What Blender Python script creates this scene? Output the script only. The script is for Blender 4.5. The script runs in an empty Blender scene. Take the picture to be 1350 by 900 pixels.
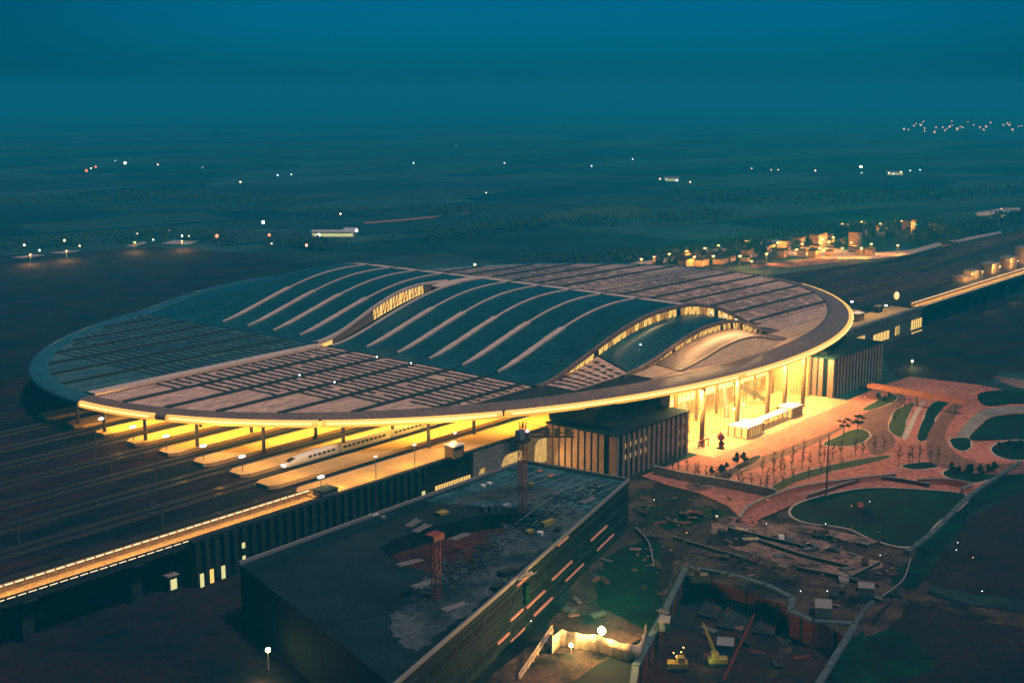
import bpy, math, random
from mathutils import Vector, Matrix, noise
from mathutils.geometry import tessellate_polygon, interpolate_bezier
R = math.radians
random.seed(7)
sc = bpy.context.scene
col = sc.collection

# ---------------------------------------------------------------- camera, sky, sun, exposure
F = 1700.0                       # focal length in pixels of the 1350 px wide photograph
TILT = math.atan(335 / F)
CAM = Vector((-475., -415., 138.))
HEAD = R(39.8)
FW = Vector((math.cos(HEAD) * math.cos(TILT), math.sin(HEAD) * math.cos(TILT), -math.sin(TILT)))
RT = Vector((math.sin(HEAD), -math.cos(HEAD), 0))
UP = RT.cross(FW)
cd = bpy.data.cameras.new('camera')
cam = bpy.data.objects.new('camera', cd); col.objects.link(cam)
cam.location = CAM
cam.rotation_euler = FW.to_track_quat('-Z', 'Y').to_euler()
cd.sensor_fit = 'HORIZONTAL'; cd.sensor_width = 36; cd.lens = F / 1350 * 36
cd.clip_start = 1; cd.clip_end = 60000
sc.camera = cam
sc.render.resolution_x = 1024; sc.render.resolution_y = 682

SUN_EL = 65.0
SUN_AZ = 285.0
w = bpy.data.worlds.new('World'); sc.world = w; w.use_nodes = True
wn, wl = w.node_tree.nodes, w.node_tree.links
for n in list(wn): wn.remove(n)
sky = wn.new('ShaderNodeTexSky'); sky.sky_type = 'NISHITA'; sky.sun_disc = False
sky.sun_elevation = R(SUN_EL); sky.sun_rotation = R(90 - SUN_AZ)
sky.air_density = 1.0; sky.dust_density = 1.0; sky.ozone_density = 1.5
tint = wn.new('ShaderNodeMix'); tint.data_type = 'RGBA'; tint.blend_type = 'MULTIPLY'
tint.inputs[0].default_value = 1.0
tint.inputs[7].default_value = (0.002, 0.40, 0.74, 1)
bg = wn.new('ShaderNodeBackground'); bg.inputs[1].default_value = 0.05
wo = wn.new('ShaderNodeOutputWorld')
# the dusk: bluer and a little brighter low down, brightest in the direction of the far town
geo = wn.new('ShaderNodeTexCoord'); sep = wn.new('ShaderNodeSeparateXYZ')
el = wn.new('ShaderNodeMapRange'); el.inputs[1].default_value = 0.0; el.inputs[2].default_value = 0.22; el.interpolation_type = 'SMOOTHSTEP'
tm = wn.new('ShaderNodeMix'); tm.data_type = 'RGBA'
tm.inputs[6].default_value = (0.001, 0.52, 1.08, 1); tm.inputs[7].default_value = (0.001, 0.375, 0.53, 1)
dt = wn.new('ShaderNodeVectorMath'); dt.operation = 'DOT_PRODUCT'
dt.inputs[1].default_value = (math.cos(R(37)), math.sin(R(37)), 0.0)
az = wn.new('ShaderNodeMapRange'); az.inputs[1].default_value = 0.88; az.inputs[2].default_value = 1.0; az.inputs[3].default_value = 0.62; az.inputs[4].default_value = 1.08
az.interpolation_type = 'SMOOTHSTEP'
vm = wn.new('ShaderNodeVectorMath'); vm.operation = 'SCALE'
wl.new(geo.outputs['Generated'], sep.inputs[0]); wl.new(sep.outputs[2], el.inputs[0]); wl.new(el.outputs[0], tm.inputs[0])
wl.new(geo.outputs['Generated'], dt.inputs[0]); wl.new(dt.outputs['Value'], az.inputs[0])
wl.new(tm.outputs[2], vm.inputs[0]); wl.new(az.outputs[0], vm.inputs['Scale']); wl.new(vm.outputs[0], tint.inputs[7])
wl.new(sky.outputs[0], tint.inputs[6]); wl.new(tint.outputs[2], bg.inputs[0]); wl.new(bg.outputs[0], wo.inputs[0])

sd = bpy.data.lights.new('sun', 'SUN'); sd.energy = 2.4; sd.angle = R(10); sd.color = (1.0, 0.72, 0.60)
so = bpy.data.objects.new('sun', sd); col.objects.link(so)
sdir = Vector((math.cos(R(SUN_AZ)) * math.cos(R(SUN_EL)), math.sin(R(SUN_AZ)) * math.cos(R(SUN_EL)), math.sin(R(SUN_EL))))
so.rotation_euler = sdir.to_track_quat('Z', 'Y').to_euler()

sc.view_settings.view_transform = 'Standard'; sc.view_settings.look = 'None'
sc.view_settings.exposure = 0.0; sc.view_settings.gamma = 1.0; sc.view_settings.use_curve_mapping = False
cy = sc.cycles
cy.use_denoising = True
cy.max_bounces = 6; cy.diffuse_bounces = 2; cy.glossy_bounces = 2; cy.transmission_bounces = 3
cy.volume_bounces = 1; cy.transparent_max_bounces = 12
cy.sample_clamp_indirect = 3.0; cy.caustics_reflective = False; cy.caustics_refractive = False

# ---------------------------------------------------------------- measuring
def U(px, py, z=0.0, y=None, x=None, plane=None):
    """the place in the world seen at a photograph pixel, on a horizontal (z), vertical (x / y) or any plane"""
    d = FW + RT * ((px - 675) / F) + UP * ((450 - py) / F)
    if plane is not None:
        p0, n = plane
        t = (p0 - CAM).dot(n) / d.dot(n)
    elif x is not None: t = (x - CAM.x) / d.x
    elif y is not None: t = (y - CAM.y) / d.y
    else: t = (z - CAM.z) / d.z
    return CAM + d * t
def top_of(p, py):
    """height at which a vertical over p reaches photograph row py"""
    lo, hi = p.z, p.z + 120
    for _ in range(40):
        m = (lo + hi) / 2
        v = Vector((p.x, p.y, m)) - CAM
        if 450 - F * v.dot(UP) / v.dot(FW) > py: lo = m
        else: hi = m
    return lo

# ---------------------------------------------------------------- materials
MATS = {}
def mat(name, c1, c2=None, scale=0.1, rough=0.8, metal=0.0, emit=None, strength=0.0, detail=6, spec=0.3,
        bump=0.0, sample=True, stretch=None, contrast=(0.35, 0.65), grid=None, fine=0.45):
    if name in MATS: return MATS[name]
    m = bpy.data.materials.new(name); m.use_nodes = True
    n, l = m.node_tree.nodes, m.node_tree.links
    b = n['Principled BSDF']
    b.inputs['Base Color'].default_value = (*c1, 1)
    b.inputs['Roughness'].default_value = rough; b.inputs['Metallic'].default_value = metal
    b.inputs['Specular IOR Level'].default_value = spec if rough < .75 else .08
    if c2 is not None:
        tc = n.new('ShaderNodeTexCoord'); no = n.new('ShaderNodeTexNoise'); rp = n.new('ShaderNodeMapRange')
        mp = n.new('ShaderNodeMapping'); mp.inputs['Scale'].default_value = stretch or (1, 1, 1)
        no.inputs['Scale'].default_value = scale; no.inputs['Detail'].default_value = detail
        no.inputs['Roughness'].default_value = 0.62
        mx = n.new('ShaderNodeMix'); mx.data_type = 'RGBA'
        mx.inputs[6].default_value = (*c1, 1); mx.inputs[7].default_value = (*c2, 1)
        rp.inputs[1].default_value = contrast[0]; rp.inputs[2].default_value = contrast[1]
        l.new(tc.outputs['Object'], mp.inputs[0]); l.new(mp.outputs[0], no.inputs['Vector'])
        l.new(no.outputs[0], rp.inputs[0]); l.new(rp.outputs[0], mx.inputs[0])
        # fine wear: a second, much smaller noise lightens and darkens the colour a little
        n2 = n.new('ShaderNodeTexNoise'); n2.inputs['Scale'].default_value = max(scale * 9, .5); n2.inputs['Detail'].default_value = 5
        r2 = n.new('ShaderNodeMapRange'); r2.inputs[1].default_value = .3; r2.inputs[2].default_value = .7; r2.inputs[3].default_value = 1 - fine; r2.inputs[4].default_value = 1 + fine * .7
        m2 = n.new('ShaderNodeMix'); m2.data_type = 'RGBA'; m2.blend_type = 'MULTIPLY'; m2.inputs[0].default_value = 1
        l.new(mp.outputs[0], n2.inputs['Vector']); l.new(n2.outputs[0], r2.inputs[0]); l.new(mx.outputs[2], m2.inputs[6]); l.new(r2.outputs[0], m2.inputs[7])
        out = m2.outputs[2]
        if grid:
            bk = n.new('ShaderNodeTexBrick'); bk.offset = grid[2]; bk.inputs['Scale'].default_value = 1
            bk.inputs['Brick Width'].default_value = grid[0]; bk.inputs['Row Height'].default_value = grid[1]; bk.inputs['Mortar Size'].default_value = grid[3]
            bk.inputs['Color1'].default_value = (1, 1, 1, 1); bk.inputs['Color2'].default_value = (.82, .82, .82, 1); bk.inputs['Mortar'].default_value = (grid[4],) * 3 + (1,)
            m3 = n.new('ShaderNodeMix'); m3.data_type = 'RGBA'; m3.blend_type = 'MULTIPLY'; m3.inputs[0].default_value = 1
            l.new(tc.outputs['Object'], bk.inputs['Vector']); l.new(out, m3.inputs[6]); l.new(bk.outputs['Color'], m3.inputs[7]); out = m3.outputs[2]
        l.new(out, b.inputs['Base Color'])
        if bump:
            bm = n.new('ShaderNodeBump'); bm.inputs['Strength'].default_value = bump; bm.inputs['Distance'].default_value = 0.3
            l.new(no.outputs[0], bm.inputs['Height']); l.new(bm.outputs[0], b.inputs['Normal'])
    if emit is not None:
        b.inputs['Emission Color'].default_value = (*emit, 1); b.inputs['Emission Strength'].default_value = strength
        if not sample:
            m.cycles.emission_sampling = 'NONE'
    MATS[name] = m
    return m

WARM = (1.0, 0.55, 0.14)
SOD = (1.0, 0.42, 0.08)
M = dict(
    deck=mat('roof seam', (0.02, 0.03, 0.035), (0.04, 0.05, 0.055), 0.2),
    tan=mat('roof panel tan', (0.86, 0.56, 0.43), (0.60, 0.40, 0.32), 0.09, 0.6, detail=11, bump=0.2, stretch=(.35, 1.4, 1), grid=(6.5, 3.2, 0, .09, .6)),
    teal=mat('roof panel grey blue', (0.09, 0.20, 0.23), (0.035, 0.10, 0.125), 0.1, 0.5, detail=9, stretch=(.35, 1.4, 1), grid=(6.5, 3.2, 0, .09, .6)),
    backp=mat('roof panel back', (0.72, 0.50, 0.41), (0.30, 0.25, 0.24), 0.03, 0.6, detail=11, stretch=(.35, 1.4, 1), grid=(5, 3.2, .5, .1, .55)),
    solar=mat('solar panel', (0.008, 0.06, 0.08), (0.014, 0.085, 0.105), 0.12, 0.35, grid=(4.2, 2.0, 0, .12, 1.9)),
    solarrow=mat('solar panel row', (0.03, 0.045, 0.055), (0.05, 0.06, 0.07), 0.5, 0.4),
    warmlit=mat('warm lit roof panel', (0.85, 0.55, 0.32), (0.7, 0.45, 0.27), 0.15, 0.5),  # warm light on the south folds is put into this panel colour
    strip=mat('roof strip', (0.78, 0.62, 0.54), (0.58, 0.46, 0.41), 0.5, 0.6),
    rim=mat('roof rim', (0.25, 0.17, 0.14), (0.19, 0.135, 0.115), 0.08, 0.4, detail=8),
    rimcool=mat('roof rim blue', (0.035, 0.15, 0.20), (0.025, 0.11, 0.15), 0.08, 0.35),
    glow=mat('eave light', (0.8, 0.6, 0.3), None, emit=(1.0, 0.46, 0.06), strength=1.1),
    conc=mat('concrete', (0.26, 0.25, 0.24), (0.17, 0.165, 0.16), 0.15, 0.85, detail=8),
    concd=mat('dark concrete', (0.03, 0.045, 0.05), (0.015, 0.022, 0.026), 0.12, 0.9, detail=8),
    fin=mat('stone fin', (0.30, 0.21, 0.17), (0.22, 0.155, 0.13), 0.3, 0.8),
    recess=mat('dark recess', (0.006, 0.008, 0.009), (0.01, 0.011, 0.012), 0.4, 0.9),
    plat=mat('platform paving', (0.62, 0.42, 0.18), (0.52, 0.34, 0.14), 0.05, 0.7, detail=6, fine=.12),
    ballast=mat('ballast', (0.030, 0.011, 0.013), (0.003, 0.012, 0.014), 0.05, 0.95, detail=13, stretch=(0.25, 1, 1), contrast=(.42, .58), fine=.8),
    eastyard=mat('brown yard', (0.10, 0.05, 0.042), (0.02, 0.025, 0.028), 0.05, 0.95, detail=13, stretch=(0.12, 1, 1), contrast=(.42, .58), fine=.8),
    rail=mat('rail steel', (0.16, 0.14, 0.13), None, rough=0.35, metal=0.6),
    slab=mat('track slab', (0.035, 0.033, 0.032), (0.015, 0.015, 0.015), 0.25, 0.9, stretch=(0.2, 1, 1)),
    steel=mat('grey steel', (0.20, 0.20, 0.20), (0.13, 0.13, 0.13), 0.5, 0.5, metal=0.3),
    dsteel=mat('dark steel', (0.04, 0.045, 0.05), None, rough=0.5, metal=0.3),
    redsteel=mat('red steel', (0.30, 0.07, 0.05), (0.18, 0.05, 0.04), 0.6, 0.6),
    white=mat('white paint', (0.75, 0.74, 0.72), None, rough=0.35),
    trainglass=mat('train window', (0.03, 0.03, 0.035), None, rough=0.1),
    pave=mat('plaza paving', (0.46, 0.165, 0.125), (0.32, 0.125, 0.095), 0.05, 0.8, detail=12, contrast=(.4, .6)),
    forecourt=mat('forecourt paving', (0.42, 0.27, 0.16), (0.34, 0.22, 0.13), 0.1, 0.6),
    road=mat('asphalt road', (0.20, 0.10, 0.08), (0.14, 0.075, 0.06), 0.07, 0.85, detail=8),
    kerb=mat('kerb stone', (0.48, 0.42, 0.38), (0.36, 0.32, 0.3), 0.5, 0.8),
    grass=mat('garden grass', (0.045, 0.06, 0.02), (0.05, 0.075, 0.03), 0.2, 0.95, detail=8),
    grassd=mat('sunken lawn', (0.003, 0.032, 0.018), (0.003, 0.010, 0.011), 0.06, 0.95, detail=8),
    dirt=mat('bare dirt', (0.075, 0.05, 0.043), (0.008, 0.011, 0.012), 0.07, 0.95, detail=13, contrast=(.42, .6)),
    paledirt=mat('pale concrete yard', (0.24, 0.15, 0.125), (0.045, 0.035, 0.033), 0.09, 0.9, detail=13, contrast=(.45, .62)),
    net=mat('green dust net', (0.003, 0.035, 0.018), (0.003, 0.008, 0.008), 0.09, 0.9, detail=12, contrast=(.4, .62)),
    darkf=mat('dark field', (0.024, 0.010, 0.016), (0.004, 0.009, 0.011), 0.035, 0.95, detail=12),
    pitf=mat('pit floor', (0.045, 0.014, 0.014), (0.006, 0.012, 0.014), 0.08, 0.95, detail=8),
    pitw=mat('pit wall', (0.15, 0.032, 0.028), (0.09, 0.022, 0.02), 0.1, 0.95, detail=6),
    coping=mat('pit coping', (0.09, 0.13, 0.15), (0.06, 0.09, 0.11), 0.3, 0.8),
    bark=mat('bark', (0.07, 0.045, 0.035), None, rough=0.9),
    leaf=mat('dark leaves', (0.035, 0.055, 0.03), (0.02, 0.035, 0.025), 1.5, 0.8),
    leaf2=mat('olive leaves', (0.08, 0.07, 0.035), (0.04, 0.045, 0.025), 1.0, 0.8),
    hallwall=mat('hall wall', (0.75, 0.62, 0.38), (0.6, 0.48, 0.28), 0.12, 0.7),
    hallfloor=mat('hall floor', (0.6, 0.5, 0.32), (0.5, 0.4, 0.26), 0.2, 0.3),
    column=mat('column stone', (0.30, 0.20, 0.10), None, rough=0.7),
    litwin=mat('lit window', (0.3, 0.25, 0.15), (0.2, 0.15, 0.1), 0.6, 0.5, emit=(1.0, 0.58, 0.14), strength=1.3),
    litwin2=mat('pale lit window', (0.3, 0.3, 0.2), None, emit=(0.9, 0.85, 0.35), strength=0.9),
    cler=mat('lit clerestory glass', (0.3, 0.2, 0.08), None, emit=(1.0, 0.55, 0.13), strength=1.5),
    lampw=mat('white lamp', (1, 1, 1), None, emit=(0.9, 0.95, 1.0), strength=5, sample=False),
    lampo=mat('orange lamp', (1, 1, 1), None, emit=(1.0, 0.42, 0.10), strength=4, sample=False),
    lampr=mat('red lamp', (1, 1, 1), None, emit=(1.0, 0.16, 0.06), strength=5, sample=False),
    farlamp=mat('far lamp', (1, 1, 1), None, emit=(1.0, 0.62, 0.32), strength=7, sample=False),
    farlampb=mat('far bright lamp', (1, 1, 1), None, emit=(1.0, 0.85, 0.62), strength=22, sample=False),
    farwhite=mat('far cool lamp', (1, 1, 1), None, emit=(0.65, 0.9, 1.0), strength=5, sample=False),
    townlamp=mat('town lamp', (1, 1, 1), None, emit=(1.0, 0.62, 0.36), strength=3.2, sample=False),
    flood=mat('floodlight glass', (1, 1, 1), None, emit=(1.0, 0.72, 0.25), strength=60, sample=False),
    dash=mat('light dashes', (1, 1, 1), None, emit=(1.0, 0.66, 0.28), strength=1.25, sample=False),
    ribbon=mat('lit walkway', (0.45, 0.30, 0.13), (0.35, 0.22, 0.1), 0.15, 0.7),
    tarp=mat('tarpaulin', (0.55, 0.42, 0.32), (0.4, 0.3, 0.24), 0.5, 0.8),
    rooftop=mat('building roof', (0.010, 0.03, 0.036), (0.004, 0.014, 0.018), 0.09, 0.8, detail=12),
    roofpale=mat('pale screed', (0.07, 0.09, 0.105), (0.012, 0.03, 0.035), 0.08, 0.85, detail=12, contrast=(0.42, 0.6)),
    bwall=mat('building wall', (0.012, 0.022, 0.024), (0.006, 0.012, 0.014), 0.1, 0.8),
    court=mat('courtyard floor', (0.010, 0.014, 0.016), (0.075, 0.02, 0.018), 0.08, 0.95, detail=8),
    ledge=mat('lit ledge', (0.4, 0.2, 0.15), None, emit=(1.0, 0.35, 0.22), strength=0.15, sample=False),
    parapet=mat('parapet', (0.20, 0.20, 0.21), None, rough=0.7),
    salmon=mat('barrier panel', (0.50, 0.20, 0.13), (0.4, 0.15, 0.1), 0.4, 0.7),
    yellow=mat('yellow paint', (0.30, 0.23, 0.05), None, rough=0.5),
    farbld=mat('render wall', (0.35, 0.28, 0.22), (0.25, 0.2, 0.16), 0.1, 0.85),
    blue=mat('blue tarp', (0.08, 0.14, 0.2), None, rough=0.7),
    carpaint=mat('car paint', (0.06, 0.07, 0.09), None, rough=0.25),
    carlight=mat('pale car paint', (0.45, 0.45, 0.46), None, rough=0.25),
)
# thin window glass
g = bpy.data.materials.new('facade glass'); g.use_nodes = True
n, l = g.node_tree.nodes, g.node_tree.links
n.remove(n['Principled BSDF'])
tr = n.new('ShaderNodeBsdfTransparent'); tr.inputs[0].default_value = (1.0, 0.97, 0.88, 1)
gl = n.new('ShaderNodeBsdfGlossy'); gl.inputs['Roughness'].default_value = 0.05
mx = n.new('ShaderNodeMixShader'); mx.inputs[0].default_value = 0.1
l.new(tr.outputs[0], mx.inputs[1]); l.new(gl.outputs[0], mx.inputs[2]); l.new(mx.outputs[0], n['Material Output'].inputs[0])
M['glass'] = g

# ---------------------------------------------------------------- mesh helpers
class MB:
    def __init__(s): s.v = []; s.f = []
    def add(s, vs, fs):
        o = len(s.v); s.v += [tuple(p) for p in vs]; s.f += [tuple(i + o for i in f) for f in fs]; return s
    def box(s, x0, x1, y0, y1, z0, z1):
        return s.add([(x0, y0, z0), (x1, y0, z0), (x1, y1, z0), (x0, y1, z0), (x0, y0, z1), (x1, y0, z1), (x1, y1, z1), (x0, y1, z1)],
                     [(0, 3, 2, 1), (4, 5, 6, 7), (0, 1, 5, 4), (1, 2, 6, 5), (2, 3, 7, 6), (3, 0, 4, 7)])
    def obox(s, c, ax, hx, hy, z0, z1):
        a = Vector((math.cos(ax), math.sin(ax), 0)); b = Vector((-a.y, a.x, 0)); c = Vector((c[0], c[1], 0))
        q = [c - a * hx - b * hy, c + a * hx - b * hy, c + a * hx + b * hy, c - a * hx + b * hy]
        return s.prism([(p.x, p.y) for p in q], z0, z1)
    def beam(s, a, b, w_, h=None):
        a = Vector(a); b = Vector(b); h = h or w_
        d = (b - a).normalized(); u = d.cross(Vector((0, 0, 1)))
        if u.length < 1e-3: u = Vector((1, 0, 0))
        u.normalize(); t = u.cross(d).normalized()
        vs = []
        for p in (a, b):
            for i, j in ((-1, -1), (1, -1), (1, 1), (-1, 1)): vs.append(p + u * i * w_ / 2 + t * j * h / 2)
        return s.add(vs, [(0, 1, 2, 3), (7, 6, 5, 4), (0, 4, 5, 1), (1, 5, 6, 2), (2, 6, 7, 3), (3, 7, 4, 0)])
    def tube(s, pts, rads, n_=8, cap=True):
        pts = [Vector(p) for p in pts]
        if not isinstance(rads, (list, tuple)): rads = [rads] * len(pts)
        vs = []
        for k, p in enumerate(pts):
            d = (pts[min(k + 1, len(pts) - 1)] - pts[max(k - 1, 0)]).normalized()
            u = d.cross(Vector((0, 0, 1)))
            if u.length < 1e-3: u = Vector((1, 0, 0))
            u.normalize(); t = u.cross(d)
            for i in range(n_):
                a = 2 * math.pi * i / n_
                vs.append(p + (u * math.cos(a) + t * math.sin(a)) * rads[k])
        fs = [(k * n_ + i, k * n_ + (i + 1) % n_, (k + 1) * n_ + (i + 1) % n_, (k + 1) * n_ + i) for k in range(len(pts) - 1) for i in range(n_)]
        if cap: fs += [tuple(range(n_))[::-1], tuple((len(pts) - 1) * n_ + i for i in range(n_))]
        return s.add(vs, fs)
    def sphere(s, c, r, nu=8, nv=6, sq=(1, 1, 1)):
        vs = [(c[0], c[1], c[2] + r * sq[2]), (c[0], c[1], c[2] - r * sq[2])]; fs = []
        for j in range(1, nv):
            t = math.pi * j / nv
            for i in range(nu):
                a = 2 * math.pi * i / nu
                vs.append((c[0] + r * sq[0] * math.sin(t) * math.cos(a), c[1] + r * sq[1] * math.sin(t) * math.sin(a), c[2] + r * sq[2] * math.cos(t)))
        for i in range(nu):
            fs.append((0, 2 + i, 2 + (i + 1) % nu))
            for j in range(nv - 2):
                a = 2 + j * nu
                fs.append((a + i, a + nu + i, a + nu + (i + 1) % nu, a + (i + 1) % nu))
            a = 2 + (nv - 2) * nu
            fs.append((1, a + (i + 1) % nu, a + i))
        return s.add(vs, fs)
    def prism(s, poly, z0, z1):
        """closed prism over a plan polygon; z0 None gives a sheet"""
        p2 = [Vector((p[0], p[1], 0)) for p in poly]
        ar = sum(p2[i].x * p2[(i + 1) % len(p2)].y - p2[(i + 1) % len(p2)].x * p2[i].y for i in range(len(p2)))
        if ar < 0: p2 = p2[::-1]
        tri = tessellate_polygon([p2]); k = len(p2)
        def up(t):
            a, b, c = (p2[i] for i in t)
            return t if (b - a).cross(c - a).z > 0 else (t[0], t[2], t[1])
        tri = [up(t) for t in tri]
        if z0 is None: return s.add([(p.x, p.y, z1) for p in p2], tri)
        return s.add([(p.x, p.y, z0) for p in p2] + [(p.x, p.y, z1) for p in p2],
                     [tuple(i + k for i in t) for t in tri] + [t[::-1] for t in tri] +
                     [(i, (i + 1) % k, k + (i + 1) % k, k + i) for i in range(k)])
    def build(s, name, m, parent=None, smooth=False, loc=None):
        me = bpy.data.meshes.new(name); off = Vector(loc) if loc is not None else Vector((0, 0, 0))
        me.from_pydata([tuple(Vector(p) - off) for p in s.v], [], s.f)
        me.materials.append(m); me.update()
        if smooth:
            for p in me.polygons: p.use_smooth = True
        o = bpy.data.objects.new(name, me); col.objects.link(o)
        if parent is not None: o.parent = parent
        elif loc is not None: o.location = off
        return o
def tag(o, label, cat, group=None):
    o['label'] = label; o['category'] = cat
    if group: o['group'] = group
    return o
def thing(name, label, cat, loc=(0, 0, 0), group=None, rz=0):
    o = bpy.data.objects.new(name, None); col.objects.link(o); o.location = loc; o.rotation_euler = (0, 0, rz)
    o.empty_display_size = 0.5
    return tag(o, label, cat, group)
def structure(o): o['kind'] = 'structure'; return o
def stuff(o, label, cat): o['kind'] = 'stuff'; return tag(o, label, cat)
def dup(root, loc, rz=0.0, label=None, scale=1.0, group=None):
    r = root.copy(); col.objects.link(r); r.location = loc; r.rotation_euler = (0, 0, rz); r.scale = (scale,) * 3
    if label: r['label'] = label
    if group: r['group'] = group
    for ch in root.children:
        c = ch.copy(); col.objects.link(c); c.parent = r
        for g2 in ch.children:
            d = g2.copy(); col.objects.link(d); d.parent = c
    return r
ORD = ('first second third fourth fifth sixth seventh eighth ninth tenth eleventh twelfth thirteenth fourteenth fifteenth '
       'sixteenth seventeenth eighteenth nineteenth twentieth').split()
TENS = {20: 'twenty', 30: 'thirty', 40: 'forty', 50: 'fifty', 60: 'sixty'}
def nth(i):
    if i < 20: return ORD[i]
    k = i + 1
    if k % 10 == 0: return {30: 'thirtieth', 40: 'fortieth', 50: 'fiftieth', 60: 'sixtieth'}[k]
    return TENS[k // 10 * 10] + '-' + ORD[k % 10 - 1]
def smoothpoly(pts, k=5, closed=True):
    """Catmull-Rom through the points"""
    out = []; n_ = len(pts)
    for i in range(n_ if closed else n_ - 1):
        g4 = [pts[(i + j) % n_] if closed else pts[min(max(i + j, 0), n_ - 1)] for j in (-1, 0, 1, 2)]
        for q in range(k):
            t = q / k
            out.append(tuple(0.5 * (2 * g4[1][c] + (g4[2][c] - g4[0][c]) * t + (2 * g4[0][c] - 5 * g4[1][c] + 4 * g4[2][c] - g4[3][c]) * t * t
                                    + (3 * g4[1][c] - g4[0][c] - 3 * g4[2][c] + g4[3][c]) * t ** 3) for c in (0, 1)))
    if not closed: out.append(tuple(pts[-1][:2]))
    return out
def gpts(px, z=0.0): return [tuple(U(a, b, z)[:2]) for a, b in px]
def area(name, loc, sx, sy, power, color=WARM, rot=(0, 0, 0), spread=180):
    d = bpy.data.lights.new(name, 'AREA'); d.shape = 'RECTANGLE'; d.size = sx; d.size_y = sy; d.energy = power; d.color = color
    d.spread = R(spread)
    o = bpy.data.objects.new(name, d); col.objects.link(o); o.location = loc; o.rotation_euler = rot
    return o
def point(name, loc, power, color=SOD, r=0.6):
    d = bpy.data.lights.new(name, 'POINT'); d.energy = power; d.color = color; d.shadow_soft_size = r
    o = bpy.data.objects.new(name, d); col.objects.link(o); o.location = loc
    return o

# ---------------------------------------------------------------- ground, fields, pit
PIT = gpts([(905, 748), (960, 758), (1010, 772), (1044, 789), (1042, 806), (1072, 820), (1128, 824), (1078, 905), (1030, 1010), (820, 1010), (838, 880), (872, 815)])
G = 8200
ground_poly = [[Vector((-G, -G, 0)), Vector((G, -G, 0)), Vector((G, G, 0)), Vector((-G, G, 0))], [Vector((*p, 0)) for p in PIT]]
vs = ground_poly[0] + ground_poly[1]
tris = tessellate_polygon(ground_poly)
mb = MB(); fx = []
for t in tris:
    a, b, c = (vs[i] for i in t)
    fx.append(t if (b - a).cross(c - a).z > 0 else (t[0], t[2], t[1]))
mb.add(vs, fx)
# farmland: broad patchwork of dim fields
fm = bpy.data.materials.new('farmland'); fm.use_nodes = True
n, l = fm.node_tree.nodes, fm.node_tree.links; b = n['Principled BSDF']
tc = n.new('ShaderNodeTexCoord'); mp = n.new('ShaderNodeMapping'); mp.inputs['Rotation'].default_value = (0, 0, R(12))
vo = n.new('ShaderNodeTexVoronoi'); vo.distance = 'CHEBYCHEV'; vo.inputs['Scale'].default_value = 0.0042; vo.inputs['Randomness'].default_value = 0.8
mp2 = n.new('ShaderNodeMapping'); mp2.inputs['Scale'].default_value = (1.0, 2.2, 1)
no = n.new('ShaderNodeTexNoise'); no.inputs['Scale'].default_value = 0.02; no.inputs['Detail'].default_value = 10
cr = n.new('ShaderNodeValToRGB'); cr.color_ramp.interpolation = 'LINEAR'
cr.color_ramp.elements[0].position = 0.1; cr.color_ramp.elements[0].color = (0.004, 0.012, 0.014, 1)
cr.color_ramp.elements[1].position = 0.9; cr.color_ramp.elements[1].color = (0.03, 0.085, 0.085, 1)
for p_, c_ in ((0.35, (0.018, 0.045, 0.045, 1)), (0.6, (0.012, 0.032, 0.035, 1)), (0.75, (0.03, 0.065, 0.065, 1))):
    e = cr.color_ramp.elements.new(p_); e.color = c_
ml = n.new('ShaderNodeMix'); ml.data_type = 'RGBA'; ml.blend_type = 'MULTIPLY'; ml.inputs[0].default_value = 0.8
mr = n.new('ShaderNodeMapRange'); mr.inputs[1].default_value = 0.3; mr.inputs[2].default_value = 0.7; mr.inputs[3].default_value = 0.45; mr.inputs[4].default_value = 1.25
sp = n.new('ShaderNodeSeparateColor')
l.new(tc.outputs['Object'], mp.inputs[0]); l.new(mp.outputs[0], mp2.inputs[0]); l.new(mp2.outputs[0], vo.inputs['Vector'])
l.new(tc.outputs['Object'], no.inputs['Vector']); l.new(vo.outputs['Color'], sp.inputs[0]); l.new(sp.outputs[0], cr.inputs[0])
l.new(no.outputs[0], mr.inputs[0]); l.new(cr.outputs[0], ml.inputs[6]); l.new(mr.outputs[0], ml.inputs[7])
l.new(ml.outputs[2], b.inputs['Base Color']); b.inputs['Roughness'].default_value = 0.95; b.inputs['Specular IOR Level'].default_value = 0.1
structure(mb.build('ground', fm))
mb = MB(); mb.prism([(p[0], p[1]) for p in PIT], None, -7.0); structure(mb.build('pit_floor', M['pitf']))

NATURAL = ('darkf', 'dirt', 'paledirt', 'net', 'grass')
ZL = [0.05]
def patch(name, px, m, smooth=True, z=None, k=5, world=None):
    """a sheet of ground cover lying a little above the one below"""
    if z is None: ZL[0] += 0.012; z = ZL[0]
    p = world or gpts(px)
    if smooth: p = smoothpoly(p, 9 if m in NATURAL else k)
    if smooth and m in NATURAL:
        far_ = max((Vector((*q, 0)) - CAM).length for q in p) / 400
        p = [(x + 1.6 * far_ * noise.noise((x * .13 / far_, y * .13 / far_, 0)) + .8 * noise.noise((x * .6, y * .6, 3)), y + 1.6 * far_ * noise.noise((x * .13 / far_, y * .13 / far_, 7)) + .8 * noise.noise((x * .6, y * .6, 9))) for x, y in p]
    return structure(MB().prism(p, None, z).build(name, M[m]))
# dark fields on the far left, lighter fields beyond
patch('dark_field', [(-60, 348), (60, 335), (210, 326), (330, 336), (420, 352), (520, 372), (420, 420), (180, 470), (40, 520), (-100, 540)], 'darkf')
patch('far_field', [(720, 282), (800, 272), (860, 276), (830, 288), (740, 290)], 'grass')
patch('dirt_track', [(480, 293), (520, 290), (580, 284), (620, 279), (620, 280.5), (580, 286), (520, 292), (480, 295)], 'salmon', smooth=False)
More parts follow.
